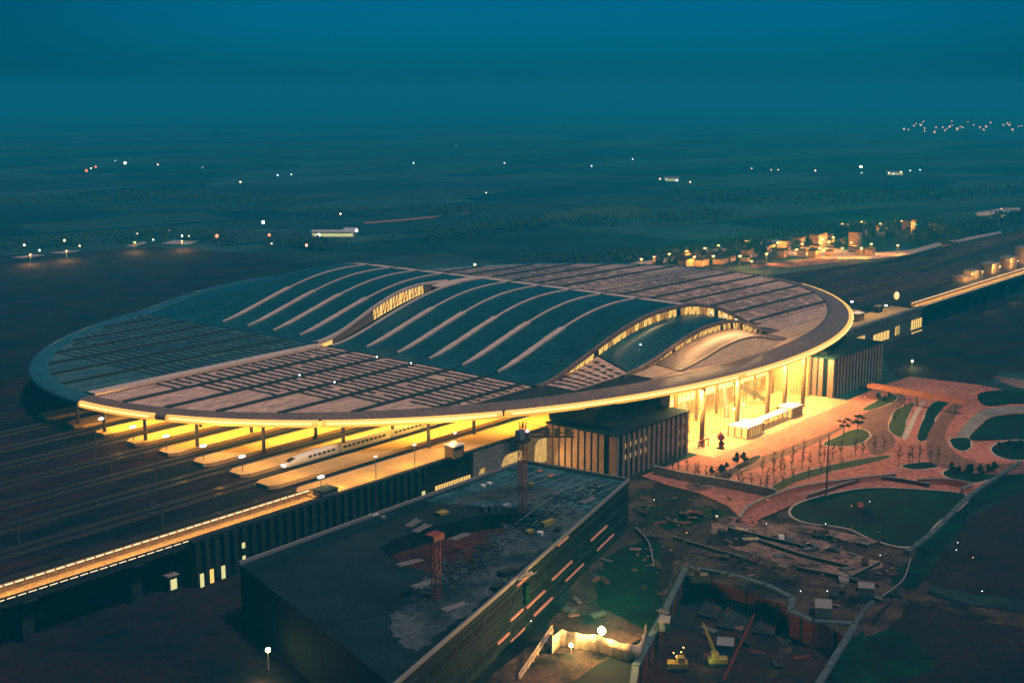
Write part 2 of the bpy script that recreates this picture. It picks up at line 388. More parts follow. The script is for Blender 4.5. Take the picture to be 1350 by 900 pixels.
# construction yards and fields right
patch('dark_field', [(-60, 800), (120, 790), (300, 760), (420, 760), (600, 900), (620, 1000), (300, 1050), (-100, 1000)], 'darkf')
patch('construction_yard', [(815, 640), (900, 620), (1000, 660), (1160, 690), (1230, 760), (1140, 840), (1040, 800), (900, 760), (860, 830), (700, 920), (640, 900), (740, 800)], 'dirt')
patch('dark_field', [(1270, 690), (1350, 650), (1450, 640), (1500, 800), (1340, 790), (1210, 760), (1255, 725)], 'darkf')
patch('green_field', [(1350, 612), (1300, 640), (1230, 700), (1195, 740), (1165, 780), (1210, 770), (1250, 720), (1290, 670), (1370, 640), (1420, 610)], 'net')
patch('dark_field', [(1165, 800), (1230, 795), (1420, 830), (1450, 1000), (1250, 1000), (1120, 900)], 'darkf')
patch('green_field', [(1140, 830), (1200, 840), (1230, 880), (1160, 905), (1095, 890)], 'net')
patch('dirt_road', [(1130, 765), (1200, 778), (1270, 798), (1400, 815), (1400, 835), (1280, 815), (1210, 795), (1150, 782)], 'dirt')
patch('dirt_road', [(1185, 785), (1160, 815), (1140, 830), (1150, 838), (1175, 822), (1200, 792)], 'dirt')
patch('dark_field', [(1190, 400), (1350, 392), (1480, 400), (1500, 500), (1340, 490), (1290, 505), (1190, 500), (1165, 470)], 'darkf')
patch('pale_ground', [(1310, 498), (1330, 498), (1370, 508), (1370, 516), (1330, 508)], 'paledirt')
patch('green_field', [(835, 672), (880, 668), (955, 672), (960, 680), (925, 690), (880, 698), (850, 690)], 'net')
patch('dark_field', [(858, 650), (872, 633), (905, 628), (922, 642), (915, 662), (890, 672), (865, 668)], 'darkf')
patch('dark_field', [(850, 705), (880, 700), (892, 725), (880, 770), (850, 800), (838, 760)], 'darkf')
patch('green_field', [(870, 830), (820, 815), (790, 790), (800, 735), (850, 715), (872, 722), (870, 770)], 'net')
patch('pale_yard', [(940, 690), (990, 682), (1060, 705), (1120, 730), (1165, 745), (1125, 758), (1060, 752), (1000, 735), (950, 715)], 'paledirt')
patch('dirt_road', [(830, 672), (860, 690), (905, 712), (990, 730), (1060, 760), (1130, 770), (1130, 775), (1050, 768), (985, 742), (895, 726), (850, 705), (820, 690)], 'dirt')
patch('dark_field', [(958, 700), (990, 712), (975, 722), (930, 712)], 'darkf')
# plaza
patch('plaza_paving', [(845, 628), (915, 602), (1000, 572), (1083, 543), (1165, 508), (1200, 497), (1290, 508), (1400, 530), (1420, 600), (1330, 622), (1270, 655), (1180, 648), (1100, 655), (1040, 668), (985, 692), (960, 668), (920, 650), (880, 640)], 'pave', smooth=False)
patch('forecourt', None, 'forecourt', smooth=False, world=[(-64, -153.5), (-64, -172), (53, -172), (53, -153.5)])
patch('road', [(905, 640), (960, 618), (1040, 590), (1100, 567), (1150, 540), (1180, 520), (1195, 528), (1170, 556), (1180, 585), (1150, 600), (1130, 560), (1080, 583), (1040, 600), (960, 632), (925, 648)], 'road')
patch('road', [(985, 690), (1000, 672), (1050, 648), (1110, 632), (1175, 620), (1180, 628), (1110, 642), (1060, 656), (1010, 678), (995, 694)], 'pave')
patch('grey_ramp', [(1190, 577), (1205, 545), (1216, 530), (1219, 532), (1210, 548), (1197, 577)], 'kerb')
patch('curved_ramp', [(1262, 575), (1280, 552), (1300, 540), (1345, 536), (1400, 540), (1400, 548), (1345, 545), (1310, 549), (1292, 560), (1278, 578)], 'conc')
patch('dark_garden', [(1292, 562), (1310, 550), (1350, 546), (1400, 549), (1400, 580), (1340, 580), (1290, 582), (1278, 578)], 'grassd')
patch('dark_garden', [(1290, 520), (1330, 515), (1400, 525), (1400, 536), (1340, 533), (1300, 536)], 'grassd')
patch('road', [(1222, 580), (1236, 553), (1258, 532), (1275, 530), (1262, 545), (1245, 575), (1262, 600), (1300, 612), (1350, 612), (1350, 625), (1290, 625), (1230, 612)], 'road')

def kerbed(name, px, m, k=5, h=0.35):
    p = smoothpoly(gpts(px), k)
    structure(MB().prism(p, 0.0, h).build(name + '_kerb', M['kerb']))
    cx = sum(q[0] for q in p) / len(p); cy_ = sum(q[1] for q in p) / len(p)
    q = []
    for x, y in p:
        d = math.hypot(x - cx, y - cy_); f = max(0.0, 1 - 0.9 / max(d, 1)); q.append((cx + (x - cx) * f, cy_ + (y - cy_) * f))
    structure(MB().prism(q, None, h + 0.03).build(name, M[m]))
kerbed('garden_bed', [(1083, 587), (1100, 577), (1120, 568), (1138, 566), (1149, 575), (1135, 586), (1110, 590)], 'grass')
kerbed('garden_bed', [(1136, 541), (1150, 531), (1170, 522), (1183, 522), (1180, 530), (1160, 538), (1145, 542)], 'grass')
kerbed('garden_bed', [(1015, 644), (1050, 625), (1100, 612), (1150, 603), (1176, 601), (1160, 608), (1100, 622), (1050, 636), (1025, 648)], 'grass')
kerbed('garden_bed', [(1171, 566), (1174, 550), (1182, 540), (1205, 531), (1200, 545), (1190, 575), (1180, 575)], 'grass')
kerbed('garden_bed', [(1209, 580), (1214, 558), (1222, 540), (1235, 529), (1254, 528), (1240, 542), (1228, 570), (1220, 582)], 'grassd')
kerbed('garden_bed', [(1250, 580), (1264, 577), (1279, 579), (1282, 590), (1270, 596), (1256, 591)], 'grassd')
kerbed('garden_bed', [(1304, 592), (1319, 583), (1350, 581), (1380, 590), (1370, 604), (1340, 608), (1315, 603)], 'grassd')
kerbed('garden_bed', [(1186, 615), (1207, 610), (1235, 610), (1243, 615), (1227, 619), (1202, 620)], 'grassd')
kerbed('garden_bed', [(1240, 625), (1255, 618), (1312, 618), (1321, 625), (1302, 635), (1281, 638), (1255, 633)], 'grassd')
kerbed('garden_bed', [(930, 640), (950, 625), (985, 606), (1003, 600), (1000, 608), (975, 622), (950, 640)], 'dirt')
# sunken lawn basin beside the plaza
kerbed('sunken_lawn', [(1039, 678), (1050, 664), (1094, 651), (1153, 643), (1240, 647), (1277, 654), (1268, 670), (1240, 690), (1204, 722), (1153, 714), (1115, 698), (1060, 690)], 'grassd')
patch('pale_yard', [(1035, 690), (1060, 692), (1110, 702), (1155, 714), (1140, 718), (1090, 708), (1040, 698)], 'paledirt')
patch('pale_yard', [(1010, 690), (1045, 708), (1100, 722), (1135, 735), (1120, 738), (1070, 722), (1010, 702)], 'paledirt')

# pit: walls and coping beam
def wall_run(pts, z0, z1, th, name, m, parent, closed=False):
    mb = MB(); n_ = len(pts)
    for i in range(n_ if closed else n_ - 1):
        a = Vector((*pts[i], 0)); b = Vector((*pts[(i + 1) % n_], 0)); d = (b - a).normalized()
        mb.beam(a - d * th * 0.2 + Vector((0, 0, (z0 + z1) / 2)), b + d * th * 0.2 + Vector((0, 0, (z0 + z1) / 2)), th, z1 - z0)
    return mb.build(name, m, parent)
pit = thing('pit_wall', 'dark red retaining wall round the deep excavation with a blue grey coping', 'retaining wall')
mb = MB()
for i in range(len(PIT)):
    a, b = PIT[i], PIT[(i + 1) % len(PIT)]
    mb.add([(a[0], a[1], -7), (b[0], b[1], -7), (b[0], b[1], 0.0), (a[0], a[1], 0.0)], [(3, 2, 1, 0)])
mb.build('wall', M['pitw'], pit)
wall_run(PIT, 0.0, 0.7, 1.7, 'coping', M['coping'], pit, True)
mb = MB()
for i in range(len(PIT)):
    a, b = Vector((*PIT[i], 0)), Vector((*PIT[(i + 1) % len(PIT)], 0)); k = max(1, int((b - a).length / 9))
    for j in range(k):
        p = a.lerp(b, (j + .5) / k); mb.box(p.x - .3, p.x + .3, p.y - .3, p.y + .3, -7, -0.02)
mb.build('pile', M['concd'], pit)
t = thing('pit_strut', 'long red steel strut crossing the floor of the excavation', 'steel strut')
MB().beam(U(1078, 722, -6) if False else U(1000, 798, -5), U(952, 900, -5), .6).build('beam', M['pitw'], t)
for q in ((1000, 798), (952, 900)):
    p = U(*q, -5); MB().box(p.x - .8, p.x + .8, p.y - .8, p.y + .8, -7, -4.3).build('bearing', M['concd'], t)
p = U(1080, 790, -6)
# plank path along the pit floor
patch('pit_path', None, 'dirt', z=-6.95, world=[tuple(U(a, b, -7)[:2]) for a, b in [(1018, 820), (1032, 830), (1044, 850), (1035, 875), (1010, 900), (1000, 898), (1022, 870), (1030, 850), (1018, 832)]])

# dark blue edging wall along the plaza's edge, and others
def low_wall(label, px, h, th, m, name='low_wall', cat='low wall', z=0.0):
    pts = smoothpoly(gpts(px), 4, False) if len(px) > 2 else gpts(px)
    t = thing(name, label, cat)
    wall_run(pts, z, z + h, th, 'wall', M[m], t)
    wall_run(pts, z + h + .003, z + h + 0.18, th * 1.35, 'coping', M['parapet' if m != 'coping' else 'coping'], t)
    return t
low_wall('long teal edging wall dividing the sunken lawn from the green field', [(1345, 612), (1280, 655), (1235, 700), (1197, 730)], 1.0, 1.2, 'coping')
low_wall('narrow teal wall running down beside the excavation at bottom right', [(1150, 795), (1132, 818), (1110, 855), (1078, 910)], 0.8, 0.8, 'coping')
low_wall('long salmon wall curving round the near edge of the lit plaza road', [(975, 690), (985, 676), (1010, 664), (1050, 650), (1110, 640), (1180, 632)], 2.2, 0.8, 'salmon')
low_wall('grey retaining wall with bare saplings between the striped annexe and the construction yard', [(862, 625), (900, 634), (960, 644), (1022, 657)], 3.2, 0.8, 'conc')
low_wall('dark wall along the back of the sunken lawn', [(1065, 658), (1150, 634), (1225, 643)], 1.6, 0.7, 'pitw')
low_wall('rounded reddish wall end at the right of the sunken lawn', [(1210, 640), (1250, 640), (1280, 646), (1268, 652)], 2.4, 0.9, 'salmon')
# salmon footbridge parapet over the ramps
t = thing('footbridge', 'straight salmon red footbridge crossing above the curved ramps right of the plaza', 'footbridge')
a, b = U(1146, 509, 5), U(1275, 532, 5)
MB().beam(a, b, 4.0, 0.8).build('deck', M['salmon'], t)
dd = (b - a).normalized(); sn = Vector((-dd.y, dd.x, 0))
for s_ in (-1, 1):
    mb = MB(); mb.beam(a + sn * s_ * 1.8 + Vector((0, 0, 1.3)), b + sn * s_ * 1.8 + Vector((0, 0, 1.3)), 0.25, 0.25)
    k = 20
    for i in range(k + 1):
        p = a.lerp(b, i / k) + sn * s_ * 1.8; mb.beam(p + Vector((0, 0, .4)), p + Vector((0, 0, 1.4)), 0.2)
    mb.beam(a + sn * s_ * 1.8 + Vector((0, 0, .75)), b + sn * s_ * 1.8 + Vector((0, 0, .75)), 0.12, 0.7)
    mb.build('railing', M['salmon'], t)
for i in (0.12, 0.5, 0.88):
    p = a.lerp(b, i); MB().tube([(p.x, p.y, 0), (p.x, p.y, 4.6)], 0.6, 8).build('pier', M['conc'], t)

# ---------------------------------------------------------------- elevated rail yard
ZD = 12.8
WY = -127.0
p_ = [(-560, -118.8), (-270, -118.8), (-270, WY), (238, WY), (238, 18), (215, 20), (215, 110), (-560, 110)]
structure(MB().prism(p_, -0.2, ZD).build('railway_embankment', M['ballast']))
structure(MB().prism([(238.02, -119), (1500, -119), (1500, -55), (420, -20), (238.02, 18)], -0.2, ZD).build('railway_embankment', M['eastyard']))
# tracks
def track(y, x0, x1, label):
    t = thing('railway_track', label, 'railway track', (0, y, ZD), 'railway tracks through the yard')
    MB().box(x0, x1, -1.5, 1.5, 0.004, 0.22).build('slab', M['slab'], t)
    for s_ in (-.72, .72): MB().box(x0, x1, s_ - .09, s_ + .09, 0.224, 0.42).build('rail', M['rail'], t)
ply = [-7 - 19.5 * i for i in range(6)]           # platform centre lines
ti = 0
for i in range(-2, 6):
    for s_ in (-2.5, 2.5):
        y = -7 - 19.5 * i - 9.75 + s_
        if y < -112: continue
        track(y, -560, 900 if y < -60 else (400 if y < -30 else 210), f'{nth(ti)} railway track from the far side of the dark rail yard'); ti += 1
track(-116.6, -560, -222, 'lone railway track beside the lit parapet left of the station')
# platforms
ends = {0: -221, 1: -220, 2: -219, 3: -221, 4: -221, 5: -221}
for i in range(-2, 7):
    y = -7 - 19.5 * i
    if i == 6: y = -119.5
    hw = 4.6 if i < 6 else 6.8
    if i == 5: continue
    names = {-2: 'hidden far', -1: 'far', 0: 'farthest lit', 1: 'second lit', 2: 'third lit', 3: 'fourth lit', 4: 'fifth lit', 6: 'nearest and widest lit'}
    t = thing('platform', f'{names[i]} station platform reaching out from under the roof', 'platform', (0, y, ZD), 'station platforms')
    xl, xr = -221, 205 if i < 6 else 230
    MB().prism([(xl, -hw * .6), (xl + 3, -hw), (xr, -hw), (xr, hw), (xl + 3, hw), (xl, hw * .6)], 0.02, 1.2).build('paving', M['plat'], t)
    for s_ in ((-1, 1) if i < 6 else (1,)):
        MB().box(xl + 3, xr, s_ * hw - .25, s_ * hw + .25, 1.204, 1.26).build('edge_strip', M['kerb'], t)
i = 5; y = -101.5
t = thing('platform', 'sixth lit station platform, right of the white train', 'platform', (0, y, ZD), 'station platforms')
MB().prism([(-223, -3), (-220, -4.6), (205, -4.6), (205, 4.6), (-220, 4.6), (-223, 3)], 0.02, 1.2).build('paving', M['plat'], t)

# roof columns on the platforms
def ell(x, a=225., b=165.): return b * math.sqrt(max(0, 1 - (x / a) ** 2))
STATION = thing('railway_station', 'huge oval roofed railway station glowing yellow under its eaves at dusk', 'railway station')
for i, y in enumerate([11, -7, -28, -49, -71, -93, -113]):
    x0 = -224 * math.sqrt(1 - (y / 165) ** 2) + 3
    for k in range(3 if y > -100 else 2):
        x = x0 + 24 * k + 2
        zb = ZD + 1.2 if abs((abs(y) - 7) % 19.5) < 5 or y == -113 else ZD
        MB().tube([(x, y, ZD), (x, y, 24.6)], 0.62, 10).build('column', M['steel'], STATION, True)
# platform lights under the roof
for i in range(0, 7):
    y = ply[i] if i < 5 else (-101.5 if i == 5 else -119.5)
    x0 = -225 * math.sqrt(1 - (y / 165) ** 2)
    xl = max(x0 + 1.5, -219)
    area('platform_light', ((xl - 95) / 2, y, 24.2), (-95 - xl), 5.0, 38000 * (-95 - xl) / 100, (1.0, 0.50, 0.07), spread=150)
# podium wall on the south side, with fins, arches and lit openings
pod = thing('podium_wall', 'dark ribbed retaining wall carrying the tracks above the foreground building', 'retaining wall')
mb = MB(); mb.box(-270, -152, WY - .5, WY - .003, 0, 13.7); mb.build('wall', M['recess'], pod)
mb = MB(); x = -269.0
while x < -176:
    mb.box(x, x + 1.6, WY - 1.5, WY - .503, 1.0, 13.5); x += 3.3
mb.build('fin', M['concd'], pod)
MB().box(-270, -106, WY - 1.3, WY + .4, 13.504, 14.3).build('parapet', M['concd'], pod)
for x0, x1, z0, z1, m in ((-171.5, -154, 0.8, 6.2, 'litwin'), (-178, -176.7, 2, 6, 'litwin2'), (-209, -196, 1.5, 4.2, 'litwin2'),
                          (-268, -266.8, -0.0, 4, 'litwin2'), (-264.6, -263.4, 0.3, 4.3, 'litwin'), (-260.6, -259.4, 0.4, 4.2, 'litwin2'), (-253, -252, 1, 5, 'litwin2'), (-253, -252, 7.4, 9, 'litwin2')):
    MB().box(x0, x1, WY - 1.75, WY - 1.5, z0, z1).build('window', M[m], pod)
mb = MB()
k = 14
for q in range(1, k): mb.box(-171.5 + 17.5 * q / k - .12, -171.5 + 17.5 * q / k + .12, WY - 1.9, WY - 1.752, 0.8, 6.2)
mb.build('window_bars', M['dsteel'], pod)
# plain wall stretch with lit arches nearer the annexe
def arch_wall(x0, x1, ztop, openings, y, th):
    """wall panel with arched openings cut out"""
    outer = [Vector((x0, 0, 0)), Vector((x1, 0, 0)), Vector((x1, ztop, 0)), Vector((x0, ztop, 0))]
    loops = [outer]
    for a0, a1, h0, h1, rr in openings:
        lp = [Vector((a0, h0, 0)), Vector((a1, h0, 0))]
        for q in range(7): t_ = q / 6 * math.pi / 2; lp.append(Vector((a1 - rr + rr * math.cos(t_), h1 - rr + rr * math.sin(t_), 0)))
        for q in range(7): t_ = math.pi / 2 + q / 6 * math.pi / 2; lp.append(Vector((a0 + rr + rr * math.cos(t_), h1 - rr + rr * math.sin(t_), 0)))
        loops.append(lp)
    allv = [v for L in loops for v in L]; tri = tessellate_polygon(loops)
    mb = MB(); k = len(allv)
    f = []
    for t3 in tri:
        a, b, c = (allv[i] for i in t3); f.append(t3 if (b - a).cross(c - a).z > 0 else (t3[0], t3[2], t3[1]))
    mb.add([(v.x, y - th, v.y) for v in allv] + [(v.x, y, v.y) for v in allv], f + [tuple(i + k for i in t3[::-1]) for t3 in f])
    o = 0
    for L in loops:
        m_ = len(L)
        for i in range(m_): mb.f.append((o + i, o + (i + 1) % m_, k + o + (i + 1) % m_, k + o + i))
        o += m_
    return mb
arch_wall(-152, -106, 13.6, [(-149, -144.5, 1, 7, 1.6), (-137, -122.5, 0.8, 9, 4.5), (-118, -107.2, 0.8, 10.5, 3.4)], WY - .01, 1.4).build('arched_wall', M['conc'], pod)
MB().box(-150, -106.4, WY + .0, WY + .3, 0.2, 13).build('lit_lobby', mat('bright lobby', (.5, .4, .2), None, emit=(1.0, .58, .16), strength=2.2), pod)
area('lobby_light', (-118, -134, 6), 8, 6, 2500, (1.0, 0.52, 0.13), (R(-70), 0, 0))
# east stretch of the podium
pe = thing('podium_wall', 'ribbed wall with lit square windows carrying the tracks right of the station', 'retaining wall')
MB().box(96, 238, WY - .5, WY - .003, 0, 13.7).build('wall', M['concd'], pe)
mb = MB(); x = 97.0
while x < 237:
    mb.box(x, x + .9, WY - 1.1, WY - .503, 0, 13.4); x += 2.2
mb.build('fin', M['conc'], pe)
MB().box(96, 238, WY - 1.3, WY + .5, 13.504, 14.7).build('parapet', M['conc'], pe)
for q0, q1 in (((1127, 447), (1139, 453)), ((1151, 443), (1171, 451)), ((1201, 424), (1214, 433)), ((1201, 440), (1214, 449)), ((1180, 432), (1185, 440)), ((1180, 449), (1185, 457))):
    a = U(q0[0], (q0[1] + q1[1]) / 2, y=WY - 1); b = U(q1[0], (q0[1] + q1[1]) / 2, y=WY - 1)
    t_ = U(q0[0], q0[1] - 1, y=WY - 1).z; b_ = U(q0[0], q1[1] + 2, y=WY - 1).z
    f_ = MB().box(a.x, b.x, WY - 1.35, WY - 1.1, b_, t_).build('window', M['litwin'], pe)
    mb = MB()
    for k in range(1, 5): xx = a.x + (b.x - a.x) * k / 5; mb.box(xx - .15, xx + .15, WY - 1.5, WY - 1.352, b_, t_)
    mb.build('frame', M['dsteel'], f_)
# platform shelter and plant boxes on the east deck
def kiosk(p, sx, sy, h, label, lit=True):
    t = thing('platform_kiosk', label, 'kiosk', p)
    mb = MB()
    for a in (-1, 1):
        for b in (-1, 1): mb.box(a * sx / 2 - .15, a * sx / 2 + .15, b * sy / 2 - .15, b * sy / 2 + .15, 0, h)
    mb.build('frame', M['steel'], t)
    MB().box(-sx / 2 + .2, sx / 2 - .2, -sy / 2 + .2, sy / 2 - .2, 0, h - .1).build('cabin', M['column' if lit else 'concd'], t)
    MB().box(-sx / 2 - .5, sx / 2 + .5, -sy / 2 - .5, sy / 2 + .5, h, h + .35).build('roof', M['white' if lit else 'steel'], t)
p = U(1135, 423, 14); kiosk((p.x, p.y + 2, 14.0), 7, 4, 4, 'pale lit cabin on the platform end just right of the roof rim')
p = U(1162, 412, 14); kiosk((p.x, p.y + 2, 14.0), 5, 3, 3.4, 'dark cabin on the platform end right of the roof', False)
p = U(599, 602, 14); kiosk((p.x, p.y, 14.0), 5, 4, 4.2, 'pale lift kiosk standing on the nearest platform under the eave')
area('platform_light', (190, -116, 22), 50, 8, 2200, (1.0, 0.6, 0.22))

# parapet viaducts carrying the dashed line of light
def ribbon(x0, x1, label, pier=True):
    t = thing('lit_viaduct', label, 'viaduct')
    y0, y1 = -126.2, -120.4
    MB().box(x0, x1, y0, y1, 11.6, 13.4).build('deck', M['ribbon'], t)
    MB().box(x0, x1, y0 - .5, y0 - .003, 12.4, 14.4).build('parapet', M['concd'], t)
    MB().box(x0, x1, y1 + .003, y1 + .5, 12.4, 15.4).build('parapet', M['ribbon'], t)
    mb = MB(); x = x0 + 1
    while x < x1 - 3: mb.box(x, x + 2.3, y1 - .25, y1 - .002, 14.9, 15.2); x += 2.9
    mb.build('light_strip', M['dash'], t)
    mb = MB(); x = x0 + 1
    while x < x1 - 3: mb.box(x, x + 2.2, y0 - .75, y0 - .505, 13.9, 14.05); x += 2.9
    mb.build('light_strip', M['dash'], t)
    if pier:
        x = x0 + 18
        while x < x1:
            c = MB(); c.box(x - 1.6, x + 1.6, -124.8, -121.2, -.1, 8.6).build('pier', M['concd'], t)
            MB().add([(x - 1.8, -124.8, 8.6), (x + 1.8, -124.8, 8.6), (x + 1.8, -121.2, 8.6), (x - 1.8, -121.2, 8.6),
                      (x - 1.8, -127.4, 11.59), (x + 1.8, -127.4, 11.59), (x + 1.8, -118.8, 11.59), (x - 1.8, -118.8, 11.59)],
                     [(0, 3, 2, 1), (4, 5, 6, 7), (0, 1, 5, 4), (1, 2, 6, 5), (2, 3, 7, 6), (3, 0, 4, 7)]).build('pier_head', M['concd'], t)
            x += 32
    return t
ribbon(-560, -219, 'golden lit walkway viaduct running from the left edge to the platforms')
ribbon(240, 1300, 'golden lit viaduct running away to the right edge')
for k in range(7): area('walkway_light', (-500 + 45 * k, -123, 19), 45, 1.0, 1600, (1.0, 0.52, 0.12), spread=70)
for k in range(6): area('walkway_light', (265 + 50 * k, -123, 19), 50, 1.0, 2800, (1.0, 0.56, 0.16), spread=70)
MB_ = thing('viaduct_cap', 'small dark cabin where the lit walkway meets the platform', 'cabin', (-218, -124.5, 14))
MB().box(-2, 4, -2.5, 2.5, 0, 1.6).build('body', M['conc'], MB_); MB().box(-2.3, 4.3, -2.8, 2.8, 1.6, 1.9).build('roof', M['concd'], MB_)

# ---------------------------------------------------------------- roof
HX1 = [(-104, 0), (-96, .6), (-88, 2.2), (-78, 5), (-68, 8), (-57, 11.2), (-46, 14), (-36, 16), (-25, 17.4), (-12, 18), (4, 17.6), (18, 15.4), (30, 12.4), (42, 8.2), (52, 4.2), (60, 1.3), (68, 0)]
HX2 = [(-70, 0), (-60, .8), (-50, 2.2), (-42, 3.6), (-32, 6.4), (-22, 8.6), (-10, 10.6), (4, 11.2), (16, 10.6), (26, 8.4), (36, 5.2), (45, 2.2), (54, .5), (60, 0)]
HX3 = [(-46, 0), (-36, 1), (-26, 2.4), (-14, 4.4), (-2, 5.6), (10, 5.6), (20, 4.2), (30, 1.8), (38, .4), (44, 0)]
HB1 = [(-94, 0.0), (-84, 0.93), (-68, 3.91), (-57, 6.88), (-46, 9.58), (-36, 11.53), (-25, 12.93), (-12, 13.58), (4, 13.21), (18, 11.16), (30, 8.37), (42, 4.65), (52, 1.86), (60, 0.47), (66, 0.0)]
HB2 = [(-62, 0.0), (-50, 0.54), (-42, 1.44), (-32, 3.42), (-22, 5.4), (-10, 7.11), (4, 7.65), (16, 7.11), (26, 5.13), (36, 2.52), (45, 0.72), (52, 0.0)]
def lut(T, x):
    if x <= T[0][0] or x >= T[-1][0]: return 0.0
    for i in range(len(T) - 1):
        if T[i][0] <= x <= T[i + 1][0]:
            p0 = T[max(i - 1, 0)]; p1 = T[i]; p2 = T[i + 1]; p3 = T[min(i + 2, len(T) - 1)]
            t = (x - p1[0]) / (p2[0] - p1[0]); h = p2[0] - p1[0]
            m1 = (p2[1] - p0[1]) / max(p2[0] - p0[0], 1e-6) * h; m2 = (p3[1] - p1[1]) / max(p3[0] - p1[0], 1e-6) * h
            return max(0, (2 * t ** 3 - 3 * t * t + 1) * p1[1] + (t ** 3 - 2 * t * t + t) * m1 + (3 * t * t - 2 * t ** 3) * p2[1] + (t ** 3 - t * t) * m2)
def sst(a, b, v): t = min(1, max(0, (v - a) / (b - a))); return t * t * (3 - 2 * t)
Y1, Y2, Y3 = -116.0, -131.0, -143.0
def zr(x, y):
    r2 = (x / 225) ** 2 + (y / 165) ** 2
    z = 26.2 + 1.3 * max(0, 1 - r2)
    if y > Y1: h = lut(HX1, x) * (1 - 0.72 * sst(88, 162, y))
    elif y > Y2: t_ = (y - Y2) / (Y1 - Y2); h = lut(HX2, x) * (1 - t_) + lut(HB1, x) * t_
    elif y > Y3: t_ = (y - Y3) / (Y2 - Y3); h = lut(HX3, x) * (1 - t_) + lut(HB2, x) * t_
    else: h = 0
    return z + h
A1, B1 = 218.5, 151.5
def sheet(y0, y1, xa, xb, dz, nx, ny, a=A1, b=B1, th=0.0, mb=None, zf=None):
    """strip of roof between y0 and y1, cut to the inner oval"""
    mb = mb or MB(); vs = []; zf = zf or zr
    e = 0.02
    for j in range(ny + 1):
        y = y0 + (y1 - y0) * j / ny; yy = min(max(y, y0 + e), y1 - e)
        xe = a * math.sqrt(max(0, 1 - (y / b) ** 2)); l0, l1 = max(xa, -xe), min(xb, xe)
        if l1 < l0: l0 = l1 = max(min(l0, xe), -xe)
        for i in range(nx + 1):
            x = l0 + (l1 - l0) * i / nx
            vs.append((x, y, zf(x, yy) + dz))
    fs = [(j * (nx + 1) + i, j * (nx + 1) + i + 1, (j + 1) * (nx + 1) + i + 1, (j + 1) * (nx + 1) + i) for j in range(ny) for i in range(nx)]
    mb.add(vs, fs)
    if th:      # sides
        k = len(vs); low = [(p[0], p[1], p[2] - th) for p in vs]
        edge = [j * (nx + 1) for j in range(ny + 1)][::-1] + list(range(0, nx + 1))[1:] + [j * (nx + 1) + nx for j in range(ny + 1)][1:] + list(range(ny * (nx + 1) + nx, ny * (nx + 1) - 1, -1))[1:]
        q = [vs[i] for i in edge]; ql = [low[i] for i in edge]; m_ = len(q)
        mb.add(q + ql, [(i, i + m_, (i + 1) % m_ + m_, (i + 1) % m_) for i in range(m_)])
    return mb
# substrate (dark seams show between the panels)
for y0, y1 in ((-151.4, Y3), (Y3, Y2), (Y2, Y1), (Y1, -0.5), (-.5, 6.5), (6.5, 151.4)):
    if y0 == -.5:
        sheet(y0, y1, -225, 225, -2.6, 120, 2).build('roof_deck', M['deck'], STATION)
    else:
        sheet(y0, y1, -225, 225, -0.5, 120, 14).build('roof_deck', M['deck'], STATION)
seams_s = [-0.9, -17.2, -36, -54.5, -73, -91.8, -110.5, Y1]
seams_n = [7.5, 26, 44.5, 63, 81.5, 100, 118.5, 137, 150.5]
rnd = random.Random(3)
def roof_rows(y0, y1, xs, wd, m, name, dz=0.32, brk=0.0):
    mb = MB()
    for x in xs:
        segs = 4
        for s_ in range(segs):
            if rnd.random() < brk: continue
            ya = y0 + (y1 - y0) * s_ / segs + .25; yb = y0 + (y1 - y0) * (s_ + 1) / segs - .25
            j = rnd.uniform(-.35, .35); ym = (ya + yb) / 2
            xe = A1 * math.sqrt(max(0, 1 - (ym / B1) ** 2))
            if abs(x) > xe - 3: continue
            z = zr(x, ym)
            mb.box(x + j - wd / 2, x + j + wd / 2, ya, yb, z + .02, z + dz)
    if mb.v: mb.build(name, m, STATION)
for idx, L in enumerate((seams_s, seams_n)):
    for a, b in zip(L, L[1:]):
        y0, y1 = min(a, b), max(a, b); g0 = y0 + .95; g1 = y1 - .95; ym = (y0 + y1) / 2
        mm = (y0 + y1) / 2
        if g1 - g0 < 1.5: continue
        # west flat bays, in two halves with a fine joint
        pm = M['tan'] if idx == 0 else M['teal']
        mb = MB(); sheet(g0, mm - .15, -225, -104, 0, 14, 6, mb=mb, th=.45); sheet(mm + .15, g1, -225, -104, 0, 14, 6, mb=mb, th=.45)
        mb.build('roof_panel', pm, STATION)
        x0 = -150 - 1.2 * (mm + 110) * 0.35 if idx == 0 else -185
        xs = []; x = -108.0
        while x > x0: xs.append(x); x -= 4.2
        roof_rows(g0, g1, xs, 1.25, M['solarrow'], 'solar_array', brk=.04)
        # hump
        o = sheet(g0 - .4, g1 + .4, -103, -2, 0, 46, 4 if idx == 0 else 6, th=.45).build('solar_array', M['solar'], STATION, False)
        # crest band and its far side
        sheet(g0 - .4, g1 + .4, -.8, 6.2, .1, 4, 3, th=.5).build('crest_band', M['strip'], STATION)
        sheet(g0 - .2, g1 + .2, 7.4, 70, 0, 24, 4, th=.45).build('solar_array', M['solar'], STATION)
        # east flat bays
        mb = MB(); sheet(g0, mm - .12, 71, 225, 0, 16, 6, mb=mb, th=.45); sheet(mm + .12, g1, 71, 225, 0, 16, 6, mb=mb, th=.45)
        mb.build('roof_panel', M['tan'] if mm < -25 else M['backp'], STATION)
        roof_rows(g0, g1, [76 + 3.6 * k for k in range(28)], .55, M['solarrow'], 'solar_array', dz=.22, brk=.2)
for ys in seams_s[1:7] + seams_n[1:7]:
    for xa, xb in ((-225, -104), (71, 225)):
        sheet(ys - .6, ys + .6, xa, xb, .75, 40, 1, th=1.2).build('seam_beam', M['solarrow'], STATION)
